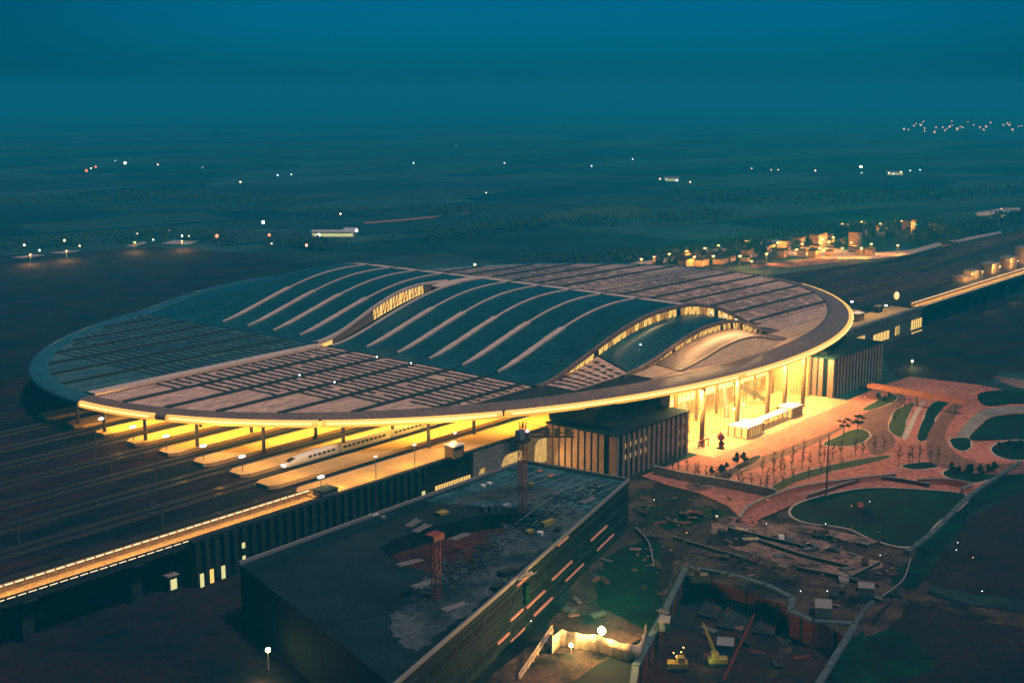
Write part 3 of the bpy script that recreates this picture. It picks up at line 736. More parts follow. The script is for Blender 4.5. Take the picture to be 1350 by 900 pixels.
# pale strips lying on the seams of the hump: wide below, thin above
for ys in [-17.2, -36, -54.5, -73, -91.8, 26, 44.5, 63, 81.5]:
    mb = MB(); n_ = 30; wl = []
    def wd(x): return 1.0 * sst(-97, -84, x) + .35 if x < -53 else .55
    vs = []
    for i in range(n_ + 1):
        x = -96 + 42 * i / n_; h = wd(x) * (1 + .12 * rnd.uniform(-1, 1))
        vs += [(x, ys - h, zr(x, ys) + .62), (x, ys + h, zr(x, ys) + .62), (x, ys + h, zr(x, ys) - .3), (x, ys - h, zr(x, ys) - .3)]
    fs = [(4 * i + a, 4 * i + 4 + a, 4 * i + 4 + (a + 1) % 4, 4 * i + (a + 1) % 4) for i in range(n_) for a in range(4)]
    mb.add(vs, fs + [(3, 2, 1, 0), (4 * n_, 4 * n_ + 1, 4 * n_ + 2, 4 * n_ + 3)]).build('roof_light_strip', M['strip'], STATION)
    sheet(ys - .55, ys + .55, -53.8, -2, .42, 20, 1, th=.6).build('roof_ridge_strip', M['strip'], STATION)
    sheet(ys - .35, ys + .35, -2, 68, .34, 24, 1, th=.4).build('roof_ridge_strip', M['dsteel'], STATION)
sheet(99.4, 100.6, -110, 20, .5, 40, 1, th=.5).build('roof_ridge_strip', M['rimcool'], STATION)
# stepped southern folds
def fold(y0, y1, x0, x1, m):
    sheet(y0, y1, x0, x1, 0, 50, 3, th=.45).build('roof_fold', M[m], STATION)
fold(Y2 + .3, Y1 - .3, -62, 60, 'solar'); fold(Y3 + .3, Y2 - .3, -44, 46, 'rim')
fold(-151, Y3 - .3, -78, 78, 'warmlit')
fold(Y2 + .3, Y1 - .3, 61, 150, 'tan'); fold(Y3 + .3, Y2 - .3, 47, 110, 'warmlit')
fold(Y2 + .3, Y1 - .3, -98, -63, 'tan'); fold(Y3 + .3, Y2 - .3, -62, -45, 'warmlit')
roof_rows(Y2 + .4, Y1 - .4, [-94 + 4.5 * k for k in range(7)], 1.4, M['solarrow'], 'solar_array')
# lit clerestory bands under the arch edges
def clerestory(yf, Ttop, Tbot, xs0, xs1, depth_cap, name='clerestory_window'):
    """glazed face standing at y = yf between the upper and the lower fold"""
    n_ = 44; mb = MB(); br = MB(); dm = MB()
    base = lambda x, y: 26.2 + 1.3 * max(0, 1 - (x / 225) ** 2 - (y / 165) ** 2)
    fr = []
    for i in range(n_ + 1):
        x = xs0 + (xs1 - xs0) * i / n_
        zt = base(x, yf) + lut(Ttop, x) - .55; zb = base(x, yf) + lut(Tbot, x) - .45
        fr.append((x, zb, max(zt, zb + .02)))
    vs = []
    for x, zb, zt in fr: vs += [(x, yf, zb), (x, yf, zt)]
    mb.add(vs, [(2 * i, 2 * i + 2, 2 * i + 3, 2 * i + 1) for i in range(n_)])
    w_ = mb.build(name, M['cler'], STATION)
    for i in range(n_):
        x, zb, zt = fr[i]; x2, zb2, zt2 = fr[i + 1]
        if zt - zb < .4: continue
        br.beam((x, yf - .12, zb), (x, yf - .12, zt), .17)
        if i % 2 == 0: br.beam((x, yf - .1, zb), (x2, yf - .1, zt2), .16)
        else: br.beam((x, yf - .1, zt), (x2, yf - .1, zb2), .16)
        if rnd.random() < .38: (dm if rnd.random() < .7 else br).add([(x, yf - .08, zb), (x2, yf - .08, zb2), (x2, yf - .08, zt2), (x, yf - .08, zt)], [(0, 1, 2, 3)])
    br.build('mullion', M['fin'], w_); dm.build('dim_pane', mat('dim lit glass', (.3, .2, .08), None, emit=(1.0, .45, .10), strength=.55), w_)
clerestory(Y1, HX1, HB1, -84, 56, 3)
clerestory(Y2, HX2, HB2, -50, 44, 3)
def edge_beam(y, T, x0, x1, m, wd_=1.0, hh=1.0):
    n_ = 50; vs = []
    for i in range(n_ + 1):
        x = x0 + (x1 - x0) * i / n_; z = 26.2 + 1.3 * max(0, 1 - (x / 225) ** 2 - (y / 165) ** 2) + lut(T, x) + .25
        vs += [(x, y - wd_, z - hh), (x, y + wd_ * .2, z - hh), (x, y + wd_ * .2, z + .25), (x, y - wd_, z + .25)]
    fs = [(4 * i + a, 4 * i + 4 + a, 4 * i + 4 + (a + 1) % 4, 4 * i + (a + 1) % 4) for i in range(n_) for a in range(4)]
    MB().add(vs, fs + [(3, 2, 1, 0), (4 * n_, 4 * n_ + 1, 4 * n_ + 2, 4 * n_ + 3)]).build('arch_edge', M[m], STATION)
edge_beam(Y1 - .6, HX1, -103, 68, 'rim', 1.3, 1.2); edge_beam(Y2 - .6, HX2, -68, 58, 'rim', 1.2, 1.1); edge_beam(Y3 - .5, HX3, -45, 43, 'rim', 1.0, 3.0)
# third fold's lit front slope
n_ = 40; vs = []
for i in range(n_ + 1):
    x = -45 + 88 * i / n_; z = 26.2 + 1.3 * max(0, 1 - (x / 225) ** 2 - (Y3 / 165) ** 2)
    vs += [(x, Y3 - 1.2 - lut(HX3, x) * .9, z + .05), (x, Y3 - 1.0, z + lut(HX3, x) + .1)]
MB().add(vs, [(2 * i, 2 * i + 2, 2 * i + 3, 2 * i + 1) for i in range(n_)]).build('roof_fold', M['warmlit'], STATION)

area('roof_wash', (0, -134.5, 37), 76, 1.5, 13000, (1.0, .55, .2), (R(-48), 0, 0))
area('roof_wash', (-22, -119, 39), 60, 1.2, 1200, (1.0, .55, .2), (R(-48), 0, 0))
# central valley: cover strip on the flat, lit gap through the hump
sheet(1.0, 6.2, -217, -104, .55, 30, 2, th=1.0).build('valley_cover', M['strip'], STATION)
sheet(0.0, 6.2, -30, 70, .35, 30, 2, th=.8).build('valley_cover', M['strip'], STATION)
sheet(1.0, 5.2, 70, 218, .2, 30, 2, th=.8).build('valley_cover', M['backp'], STATION)
LENS = [(-102, 0), (-92, .5), (-80, 1.8), (-66, 3.2), (-52, 3.6), (-38, 2.4), (-26, .8), (-18, 0)]
n_ = 40; vs = []; vt = []; fr = []
for i in range(n_ + 1):
    x = -102 + 84 * i / n_; z = zr(x, 7); fr.append((x, z - 2.2, z + lut(LENS, x)))
    vs += [(x, 6.8, z - 2.2), (x, 6.8, z + lut(LENS, x))]
wv = MB().add(vs, [(2 * i, 2 * i + 2, 2 * i + 3, 2 * i + 1) for i in range(n_)]).build('clerestory_window', M['cler'], STATION)
br = MB()
for i in range(4, n_ - 3):
    x, zb, zt = fr[i]; x2, zb2, zt2 = fr[i + 1]
    br.beam((x, 6.6, zb), (x, 6.6, zt), .22)
    if i % 3: br.beam((x, 6.62, zb), (x2, 6.62, zt2), .25)
    if i < 16 or i > 31: br.add([(x, 6.5, zb), (x2, 6.5, zb2), (x2, 6.5, zt2), (x, 6.5, zt)], [(0, 1, 2, 3)])
br.build('mullion', M['fin'], wv)
vs = []
for x, zb, zt in fr: vs += [(x, 6.2, zt - .3), (x, 7.6, zt - .3), (x, 11.5, zr(x, 11) + .1), (x, 7.6, zt + .9), (x, 6.2, zt + .9)]
MB().add(vs, [(5 * i + a, 5 * i + 5 + a, 5 * i + 5 + (a + 1) % 5, 5 * i + (a + 1) % 5) for i in range(n_) for a in range(5)]).build('valley_hood', M['strip'], STATION)
vs = []
for i in range(n_ + 1):
    x = -102 + 84 * i / n_; z = zr(x, -1.4); h = 1.1 * math.sin(math.pi * i / n_)
    vs += [(x, -2.0, z), (x, -.7, z), (x, -.7, z + .5), (x, -2.0, z + .5)]
MB().add(vs, [(4 * i + a, 4 * i + 4 + a, 4 * i + 4 + (a + 1) % 4, 4 * i + (a + 1) % 4) for i in range(n_) for a in range(4)]).build('valley_kerb', M['strip'], STATION)
sheet(11.2, 11.8, -60, -59, 0, 1, 1)

# rim: rounded band round the oval, glowing tube on the near side
def rim(a0, a1, n_, m, prof):
    vs = []
    for i in range(n_ + 1):
        t_ = a0 + (a1 - a0) * i / n_; c, s_ = math.cos(t_), math.sin(t_)
        for (f, dz, fol) in prof:
            aa = A1 + (225 - A1) * f; bb = B1 + (165 - B1) * f
            x, y = aa * c, bb * s_
            z = (zr(A1 * c * .999, B1 * s_ * .999) if y > 0 else 26.2 + 1.3 * max(0, 1 - (x / 225) ** 2 - (y / 165) ** 2)) * fol + (zr(225 * c, 165 * s_) if y > 0 else 26.2) * (1 - fol)
            vs.append((x, y, z + dz))
    k = len(prof)
    return MB().add(vs, [(i * k + j, (i + 1) * k + j, (i + 1) * k + j + 1, i * k + j + 1) for i in range(n_) for j in range(k - 1)]).build('roof_rim', m, STATION, True)
P_top = [(0, -.5, 1), (0, .35, 1), (.12, .45, .9), (.5, .35, .6), (.8, 0, .2), (.95, -.6, 0)]
P_bot = [(.95, -2.2, 0), (.75, -2.9, 0), (.4, -3.0, 0), (0, -2.6, 0), (-.4, -1.6, 0)]
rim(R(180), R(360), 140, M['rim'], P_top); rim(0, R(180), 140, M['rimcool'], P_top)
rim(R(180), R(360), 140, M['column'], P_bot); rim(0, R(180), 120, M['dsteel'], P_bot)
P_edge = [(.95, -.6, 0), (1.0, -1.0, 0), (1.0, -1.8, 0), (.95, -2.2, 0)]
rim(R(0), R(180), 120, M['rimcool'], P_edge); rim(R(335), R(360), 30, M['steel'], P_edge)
def glow_arc(a0, a1, n_):
    pts = []
    for i in range(n_ + 1):
        t_ = R(a0 + (a1 - a0) * i / n_)
        pts.append((224.6 * math.cos(t_), 164.6 * math.sin(t_), 24.8))
    o = MB().tube(pts, 1.3, 10).build('eave_light', M['glow'], STATION, True)
    MB().tube([(x * 1.0055, y * 1.0075, z + .25) for x, y, z in pts[1:-1]], .34, 6).build('light_core', mat('eave light core', (.8, .6, .3), None, emit=(1.0, .66, .20), strength=2.2), o, True)
for a0, a1 in ((180.6, 193.5), (195.2, 213), (213.4, 232), (232.4, 262), (262.3, 300), (300.3, 335)): glow_arc(a0, a1, int((a1 - a0) * 1.5) + 2)
rim(R(193.4), R(195.3), 4, M['rim'], P_edge)
# a few bright work lamps on the roof
for i, (q, z) in enumerate((((395, 495), 28), ((497, 472), 28), ((542, 480), 28), ((441, 504), 28), ((844, 475), 28), ((938, 418), 36), ((956, 421), 34), ((970, 421), 33))):
    p = U(*q, z)
    p.z = zr(p.x, p.y)
    t = thing('work_lamp', f'{nth(i)} tiny pink white work lamp from the left on the station roof', 'work lamp', p, 'work lamps on the roof')
    MB().tube([(0, 0, 0), (0, 0, 1.2)], .07, 5).build('pole', M['dsteel'], t); MB().sphere((0, 0, 1.4), .34, 6, 4).build('lamp_head', M['lampw'], t)

# ---------------------------------------------------------------- glazed entrance hall under the south eave
HX0, HX_1, HY = -66.0, 50.0, -153.0
MB().box(HX0, HX_1, HY, -127.6, .1, .35).build('hall_floor', M['hallfloor'], STATION)
MB().box(HX0, HX_1, -128.6, -127.6, .354, 24.6).build('hall_wall', M['hallwall'], STATION)
MB().box(HX_1 - .8, HX_1, HY + .1, -128.604, .354, 24.5).build('hall_wall', M['hallwall'], STATION)
MB().box(HX0, HX0 + .8, HY + .1, -128.604, .354, 24.5).build('hall_wall', M['hallwall'], STATION)
MB().box(HX0 + .8, HX_1 - .8, -135, -128.61, 8.6, 9.3).build('gallery', M['white'], STATION)
mb = MB()
for k in range(58): mb.box(HX0 + 1 + 2 * k, HX0 + 1.08 + 2 * k, -135.1, -135.0, 9.3, 10.5)
mb.box(HX0 + .8, HX_1 - .8, -135.15, -134.98, 10.5, 10.65); mb.build('gallery_railing', M['steel'], STATION)
mb = MB()
for k in range(7):
    x = -58 + 16.5 * k
    mb.box(x, x + 9, -128.9, -128.61, 1, 7.6)
mb.build('hall_doorway', M['litwin'], STATION)
mb = MB()
for k in range(9):
    x = -60 + 12.6 * k; mb.box(x, x + 8.5, -128.9, -128.61, 11.5, 21)
mb.build('hall_window', M['recess'] if False else M['column'], STATION)
for k in range(7):
    x = -54 + 16.3 * k; MB().tube([(x, -138, .35), (x, -138, 24)], .75, 12).build('hall_column', M['column'], STATION, True)
for k, (x, dx) in enumerate(((-40, 12), (-8, 12), (26, -12))):
    mb = MB(); mb.beam((x, -145, .5), (x + dx, -136, 9.2), 2.2, .7)
    for s_ in (-1, 1): mb.beam((x, -145 + s_ * 1.1, 1.6), (x + dx, -136 + s_ * 1.1, 10.2), .15, 1.0)
    mb.build('escalator', M['steel'], STATION)
gw = MB().box(HX0, HX_1, HY - .06, HY - .04, .35, 24.2).build('curtain_wall', M['glass'], STATION)
mb = MB()
for k in range(40):
    x = HX0 + (HX_1 - HX0) * k / 39; mb.box(x - .07, x + .07, HY - .25, HY - .065, .35, 24.2)
for z in (4, 8, 12, 16, 20): mb.box(HX0, HX_1, HY - .2, HY - .07, z - .06, z + .06)
mb.build('mullion', M['column'], gw)
# hall lights
for k in range(6): area('hall_light', (-57 + 20 * k, -141, 23.3), 16, 14, 27000, (1.0, 0.64, 0.20))
for k in range(4): area('plaza_fill_light', (-50 + 30 * k, -159, 22.6), 24, 3, 52000, (1.0, 0.55, 0.16), (R(-12), 0, 0))  # added, unseen lights below the eave that brighten the plaza
for k, (x, z) in enumerate(((-60, 20), (18, 14), (31, 13), (-6, 4), (2, 4.4), (40, 9))):
    p = thing('hall_lantern', f'{nth(k)} white hot lantern from the left inside the glazed entrance hall', 'lantern', (x, -134.2 if z > 10 else -147, z))
    MB().sphere((0, 0, 0), 1.0 if k in (1, 2) else .7, 8, 6, (1.6, .6, .8)).build('glass_shade', mat('lantern glass', (1, 1, 1), None, emit=(1, .85, .5), strength=5, sample=False), p)
    MB().tube([(0, 0, .5), (0, 0, 2.6)], .08, 5).build('hanger', M['dsteel'], p)
for x in (-53, -26, -1, 14, 31):
    y = -160.0
    o = MB().tube([(x, y, .05), (x, y, 23.6)], .95, 14).build('eave_column', M['column'], STATION, True)
    MB().tube([(x, y, .06), (x, y, 1.2)], 1.35, 14).build('plinth', M['column'], o, True)
# entrance pavilions and canopy
def pavilion(x0, x1, y0, y1, h, label):
    c = ((x0 + x1) / 2, (y0 + y1) / 2, .08); sx, sy = (x1 - x0) / 2, (y1 - y0) / 2
    t = thing('entrance_pavilion', label, 'pavilion', c)
    MB().box(-sx, sx, -sy, sy, h, h + .6).build('roof', M['white'], t)
    mb = MB(); n2 = 10
    for k in range(n2 + 1):
        x = -sx + 2 * sx * k / n2; mb.box(x - .18, x + .18, -sy, -sy + .3, 0, h)
        mb.box(x - .18, x + .18, sy - .3, sy, 0, h)
    for k in range(4):
        y = -sy + 2 * sy * k / 3; mb.box(-sx, -sx + .3, y - .2, y + .2, 0, h); mb.box(sx - .3, sx, y - .2, y + .2, 0, h)
    mb.build('frame', M['column'], t)
    MB().box(-sx + .5, sx - .5, -sy + .5, sy - .5, 0, h - .3).build('lit_glazing', M['cler'], t)
pavilion(-33, -20, -169, -160, 4.2, 'glazed entrance pavilion in front of the hall, nearer of the two')
pavilion(8, 17, -167, -160, 4.2, 'glazed entrance pavilion in front of the hall, farther of the two')
t = thing('entrance_canopy', 'long flat pale canopy joining the two entrance pavilions', 'canopy', (-6, -164, .08))
MB().box(-13.6, 13.6, -2, 2, 3.6, 4.0).build('roof', M['white'], t)
for k in range(7): MB().tube([(-12.5 + 25 * k / 6, -1.6, 0), (-12.5 + 25 * k / 6, -1.6, 3.6)], .15, 6).build('post', M['column'], t)
p = U(950, 592, 0)
t = thing('sculpture', 'dark rounded upright sculpture outside the glazed hall', 'sculpture', (p.x, p.y, .08))
MB().box(-1.2, 1.2, -1, 1, 0, .8).build('plinth', M['concd'], t)
MB().tube([(0, 0, .8), (.6, 0, 2.4), (.2, 0, 4.4), (-.6, 0, 6), (-.2, 0, 7.4)], [.7, 1.3, 1.5, 1.1, .4], 10).build('figure', M['redsteel'], t, True)
for k, q in enumerate(((923, 592), (931, 589))):
    p = U(*q, 0)
    t = thing('sign_frame', f'{nth(k)} small dark gate frame from the left at the corner of the striped annexe', 'gate frame', (p.x, p.y, .08))
    MB().beam((-1.4, 0, 0), (-1.4, 0, 3.2), .25).build('post', M['redsteel'], t); MB().beam((1.4, 0, 0), (1.4, 0, 3.2), .25).build('post', M['redsteel'], t)
    MB().beam((-1.8, 0, 3.2), (1.8, 0, 3.2), .4).build('lintel', M['redsteel'], t)

# ---------------------------------------------------------------- annexes
def annexe(x0, x1, y0, y1, h, label, west_lit, winx, side='fin'):
    t = thing('station_annexe', label, 'annexe building')
    MB().box(x0, x1, y0, y1, 0, h).build('wall', M['recess'], t)
    MB().box(x0 - .9, x1 + .9, y0 - .9, y1, h + .003, h + .5).build('roof', M['rooftop'], t)
    mb = MB(); step = 3.3; k = int((x1 - x0) / step)
    for i in range(k + 1):
        x = x0 + (x1 - x0 - 1.6) * i / k
        if i == 0: continue
        mb.box(x, x + 1.7, y0 - .85, y0 - .003, 0, h)
    mb.box(x0 - .85, x0 + 1.2, y0 - .85, y0 - .003, 0, h)
    mb.build('fin', M['fin'], t)
    mb = MB(); k = int((y1 - y0) / 3.4)
    for i in range(k):
        y = y0 + 4.4 + (y1 - y0 - 4.4) * i / k; mb.box(x0 - .85, x0 - .003, y, y + 2.1, 0, h)
    mb.box(x0 - .85, x0 - .003, y0, y0 + 2.0, 0, h)
    mb.build('fin', M['fin'], t)
    for (i0, z0, z1) in winx:
        k = int((x1 - x0) / step); x = x0 + (x1 - x0 - 1.6) * i0 / k + 1.7
        MB().box(x + .15, x + 1.3, y0 - .12, y0 - .005, z0, z1).build('window', M['litwin'], t)
    # roof clutter
    MB().box(x0 + 4, x0 + 9, y0 + 5, y0 + 9, h + .504, h + 2).build('plant_box', M['concd'], t)
    return t
wins = [(i, z, z + 1.8) for i in (1, 2, 3, 4, 5) for z in (6.6, 10.8)] + [(i, z, z + 1.7) for i in (12, 13, 14) for z in (4.0, 8.5, 12.3) if not (i == 12 and z == 12.3)]
annexe(-111.5, -64.5, -160, -128.9, 16.3, 'boxy annexe with pale vertical fins and small lit windows left of the glowing hall', True, wins)
annexe(53, 104, -163, -135, 18.0, 'boxy annexe with pale vertical fins right of the glowing hall', True, [(14, 2, 5), (15, 2, 5), (14, 9, 10.5)])
# dark upper box between the left annexe and the eave
t = thing('plant_room', 'big dark blue plant room between the striped annexe roof and the glowing eave', 'plant room')
MB().box(-109, -67, -149.5, -128, 16.9, 24).build('wall', M['bwall'], t)
area('annexe_wash', (-128, -143, 9), 8, 12, 4200, (1.0, 0.52, 0.15), (0, R(-80), 0))

# ---------------------------------------------------------------- white train
def train(x0, y, cars, label):
    t = thing('high_speed_train', label, 'train', (x0, y, ZD + .45))
    L = 25.0
    for c in range(cars):
        a = c * L; prof = []
        if c == 0:
            st = [(0, .35, .9, 1.0), (1.2, .8, 1.0, 1.6), (3, 1.2, 1.0, 2.3), (5.5, 1.5, 1.0, 3.1), (8.5, 1.65, 1.0, 3.6), (11, 1.68, 1.0, 3.8), (L - .4, 1.68, 1.0, 3.8)]
        else: st = [(.3, 1.68, 1.0, 3.8), (L - .4, 1.68, 1.0, 3.8)]
        vs = []; n2 = 14
        for (x, hw, zb, zt) in st:
            for k in range(n2):
                an = 2 * math.pi * k / n2; cx = math.cos(an); sx = math.sin(an)
                yy = hw * math.copysign(abs(cx) ** .45, cx); zz = (zt + .4) / 2 + (zt - .4) / 2 * math.copysign(abs(sx) ** .6, sx)
                vs.append((a + x, yy, zz))
        fs = [(i * n2 + k, (i + 1) * n2 + k, (i + 1) * n2 + (k + 1) % n2, i * n2 + (k + 1) % n2) for i in range(len(st) - 1) for k in range(n2)]
        fs += [tuple(range(n2)), tuple((len(st) - 1) * n2 + k for k in range(n2))[::-1]]
        body = MB().add(vs, fs).build('carriage', M['white'], t, True)
        xw = 10.5 if c == 0 else 1.5
        mb = MB()
        for s_ in (-1, 1):
            xx = a + xw
            while xx < a + L - 2.5:
                mb.box(xx, xx + 1.5, s_ * 1.64 - .08, s_ * 1.64 + .08, 2.1, 2.9); xx += 2.1
        mb.build('window_band', M['trainglass'], body)
        MB().box(a + (5 if c == 0 else 1), a + L - 1, -1.55, 1.55, 0.02, .55).build('underframe', M['dsteel'], body)
    MB().add([(2.6, -.95, 2.25), (5.2, -1.25, 3.02), (5.2, 1.25, 3.02), (2.6, .95, 2.25), (3.9, 0, 2.95)], [(0, 1, 4), (1, 2, 4), (2, 3, 4), (3, 0, 4)]).build('windscreen', M['trainglass'], t)
    for s_ in (-1, 1): MB().sphere((.9, s_ * .6, 1.3), .5, 6, 4, (1, .8, .8)).build('headlight', M['lampw'], t)
p = U(362, 617, ZD + .4)
train(p.x, ply[4] - 9.75 + 2.5, 6, 'white high speed train with a pointed nose standing between lit platforms')
train(-170, ply[2] - 9.75 + 2.5, 5, 'grey white train mostly hidden under the eave behind the farther platforms')

# ---------------------------------------------------------------- lamps and masts
def lamp_mast(p, h, head, label, double=True, name='platform_lamp', group=None, m='steel', r=.55, sq=(1.8, 1.0, .5)):
    t = thing(name, label, 'lamp', p, group)
    MB().tube([(0, 0, 0), (0, 0, h)], [.16, .1], 6).build('pole', M[m], t)
    if double: MB().beam((-1.2, 0, h), (1.2, 0, h), .15).build('arm', M[m], t)
    MB().sphere((0, 0, h + .05), r, 10, 8, sq).build('lamp_head', head, t)
    return t
LW = mat('platform lamp glass', (1, 1, 1), None, emit=(1.0, 0.92, 0.85), strength=7, sample=False)
for i, q in enumerate([(134, 552), (175, 563), (219, 575), (268, 588), (319, 602), (423, 629)]):
    p = U(*q, 19.0); lamp_mast((p.x, p.y, ZD + .1), 6.2, LW, f'{nth(i)} white lamp from the left at the dark ends of the platforms', group='lamps at the platform ends', r=.75)
for i, q in enumerate([(-6, -213), (-26, -213), (-45, -213), (-65, -212), (-85, -212), (-103, -212), (-121, -212)]):
    point('platform_end_light', (q[1], q[0], 21.5), 3800, (1.0, .50, .08), .5)
for i, x in enumerate((-196, -178, -158)):
    lamp_mast((x, -125.4, ZD + 1.2), 7.5, LW, f'{nth(i)} slim lamp from the left along the outer edge of the nearest platform', False, 'platform_lamp', 'lamps along the nearest platform', r=.35)
    point('platform_edge_light', (x, -123.5, 21), 5200, (1.0, .52, .10), .5)
for i, q in enumerate([(1123, 398), (1168, 403)]):
    p = U(*q, 19.0); lamp_mast((p.x, p.y, ZD + .1), 6.2, LW, f'{("left", "right")[i]} white lamp of the pair above the deck right of the roof', group='lamps at the platform ends', r=.75)
p = U(1182, 390, 21.0)
lamp_mast((p.x, p.y, ZD + .1), 8.2, mat('big lamp glass', (1, 1, 1), None, emit=(1.0, 0.50, 0.16), strength=1.9, sample=False), 'brightest glowing orange globe lamp standing on the deck right of the roof', False, r=1.9, sq=(.8, .8, 1.2))
point('globe_lamp_light', (p.x, p.y, 21), 9000, (1.0, .6, .3), 1.2)
for i, (x, y) in enumerate([(-262, -98), (-247, -79), (-250, -59), (-244, -40), (-268, -112), (-232, -22), (-236, -104), (-300, -90), (-340, -75)]):
    t = thing('catenary_mast', f'{nth(i)} dark catenary mast in the unlit rail yard, counted from the platforms', 'mast', (x, y, ZD), 'catenary masts in the rail yard')
    MB().tube([(0, 0, 0), (0, 0, 8.5)], .2, 6).build('pole', M['steel'], t); MB().beam((0, -4.5, 7.8), (0, 4.5, 7.8), .18).build('arm', M['steel'], t)
    MB().beam((0, -.1, 8.4), (0, -4, 7.9), .08).build('brace', M['steel'], t)

# ---------------------------------------------------------------- foreground building
ZB = 16.0
A_, B_ = U(690, 609, ZB), U(829, 634, ZB)
C_ = U(640, 789, ZB); dirc = (C_ - B_).normalized()
D_ = U(520, 905, ZB)
L_ = U(345, 736, ZB); dl = (L_ - A_).normalized(); E_ = U(316, 744, ZB)
FG = thing('foreground_building', 'large dark unfinished flat roofed building in front of the station', 'building')
outer = [A_, B_, D_, E_]
cpx = [(500, 722), (560, 697), (640, 678), (704, 678), (692, 700), (645, 733), (600, 758), (545, 748)]
hole = smoothpoly([tuple(U(a, b, ZB)[:2]) for a, b in cpx], 2)
loops = [[Vector((p.x, p.y, 0)) for p in outer], [Vector((*p, 0)) for p in hole]]
allv = loops[0] + loops[1]; fx = []
for t3 in tessellate_polygon(loops):
    a, b, c = (allv[i] for i in t3); fx.append(t3 if (b - a).cross(c - a).z > 0 else (t3[0], t3[2], t3[1]))
MB().add([(v.x, v.y, ZB) for v in allv], fx).build('roof', M['rooftop'], FG)
mb = MB()
for lp, inv in ((loops[0], False), (loops[1], True)):
    n2 = len(lp)
    for i in range(n2):
        a, b = lp[i], lp[(i + 1) % n2]
        z0 = 0 if not inv else 11.5
        mb.add([(a.x, a.y, z0), (b.x, b.y, z0), (b.x, b.y, ZB - .01), (a.x, a.y, ZB - .01)], [(0, 1, 2, 3)])
mb.build('wall', M['bwall'], FG)
MB().prism(hole, None, 11.5).build('courtyard_floor', M['court'], FG)
wall_run([(p.x, p.y) for p in (E_, A_, B_, D_)], ZB + .004, ZB + .9, .6, 'parapet', M['parapet'], FG)
# screeded pale areas on the roof
MB().prism([tuple(U(a, b, ZB)[:2]) for a, b in [(560, 660), (690, 611), (826, 635), (770, 678), (716, 672), (600, 664)]], None, ZB + .015).build('membrane', mat('roof membrane', (0.05, 0.15, 0.18), (0.012, 0.05, 0.062), .16, .8, detail=13, contrast=(.4, .62), fine=.8, grid=(9, 3, .5, .15, 1.8)), FG)
for nm, px in (('screed', [(520, 806), (570, 790), (600, 770), (650, 735), (690, 706), (720, 690), (760, 672), (770, 680), (720, 720), (660, 770), (640, 790), (590, 826), (550, 858), (520, 836)]),
               ('screed', [(600, 664), (660, 660), (715, 668), (740, 650), (700, 640), (640, 645)])):
    q = [(x + 1.6 * noise.noise((x * .5, y * .5, 2)) + 1.2 * noise.noise((x * 1.7, y * 1.7, 5)), y + 1.6 * noise.noise((x * .5, y * .5, 8)) + 1.2 * noise.noise((x * 1.7, y * 1.7, 4))) for x, y in smoothpoly([tuple(U(a, b, ZB)[:2]) for a, b in px], 12)]
    MB().prism(q, None, ZB + .03).build(nm, M['roofpale'], FG)
mb = MB()
for k in range(9):
    a = U(705 + 13 * k, 618 + 2.4 * k, ZB).lerp(B_, 0); b = a + dl * (14 + 3 * (k % 3)); mb.beam(a + Vector((0, -2, .1)), b + Vector((0, -2, .1)), .22, .14)
for k in range(3):
    a = B_.lerp(C_, .06 + .0) + Vector((-3 - 3 * k, 6 + 4 * k, .1)); mb.beam(a, a + dirc * 42, .2, .14)
mb.build('roof_joint', M['parapet'], FG)
# slanting facade: lit ledges and dark openings
nf = Vector((dirc.y, -dirc.x, 0));
if nf.dot(CAM - B_) < 0: nf = -nf
dirc = (D_ - B_).normalized(); nf = Vector((dirc.y, -dirc.x, 0))
if nf.dot(CAM - B_) < 0: nf = -nf
pl = (B_, nf)
for i, (a, b) in enumerate([((680, 774), (700, 752)), ((693, 803), (717, 776)), ((703, 812), (727, 786)), ((735, 717), (748, 708)), ((727, 765), (753, 738)), ((745, 766), (768, 742)),
             ((778, 712), (799, 693)), ((786, 724), (808, 705)), ((672, 820), (688, 800)), ((672, 846), (690, 826)), ((655, 850), (670, 832)), ((640, 880), (660, 858)), ((676, 886), (700, 862))]):
    P, Q = U(*a, plane=pl), U(*b, plane=pl); z = (P.z + Q.z) / 2
    if z < 1: continue
    P.z = Q.z = z
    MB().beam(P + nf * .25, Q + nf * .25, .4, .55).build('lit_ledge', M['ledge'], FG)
mb = MB()
Lf = (D_ - B_).length - 4
dirc = (D_ - B_).normalized()
nf = Vector((dirc.y, -dirc.x, 0))
if nf.dot(CAM - B_) < 0: nf = -nf
for lev in (3.4, 11.8):
    x = 4.0
    while x < Lf:
        P = B_ + dirc * x; P.z = lev; Q = B_ + dirc * (x + 5.5); Q.z = lev
        mb.beam(P + nf * .06, Q + nf * .06, .2, 1.4); x += 7.6
mb.build('opening', M['recess'], FG)
mb = MB()
for lev in (1.4, 5.4, 9.6, 13.8): mb.beam(B_ + dirc * 1 + nf * .15 + Vector((0, 0, lev - ZB)), B_ + dirc * Lf + nf * .15 + Vector((0, 0, lev - ZB)), .35, .4)
mb.build('floor_band', M['concd'], FG)
P = U(691, 784, plane=pl); P.z -= 0; MB().beam(P + nf * .3 + Vector((0, 0, -2)), P + nf * .3 + Vector((0, 0, 3)), 1.6).build('green_netting', M['net'], FG)
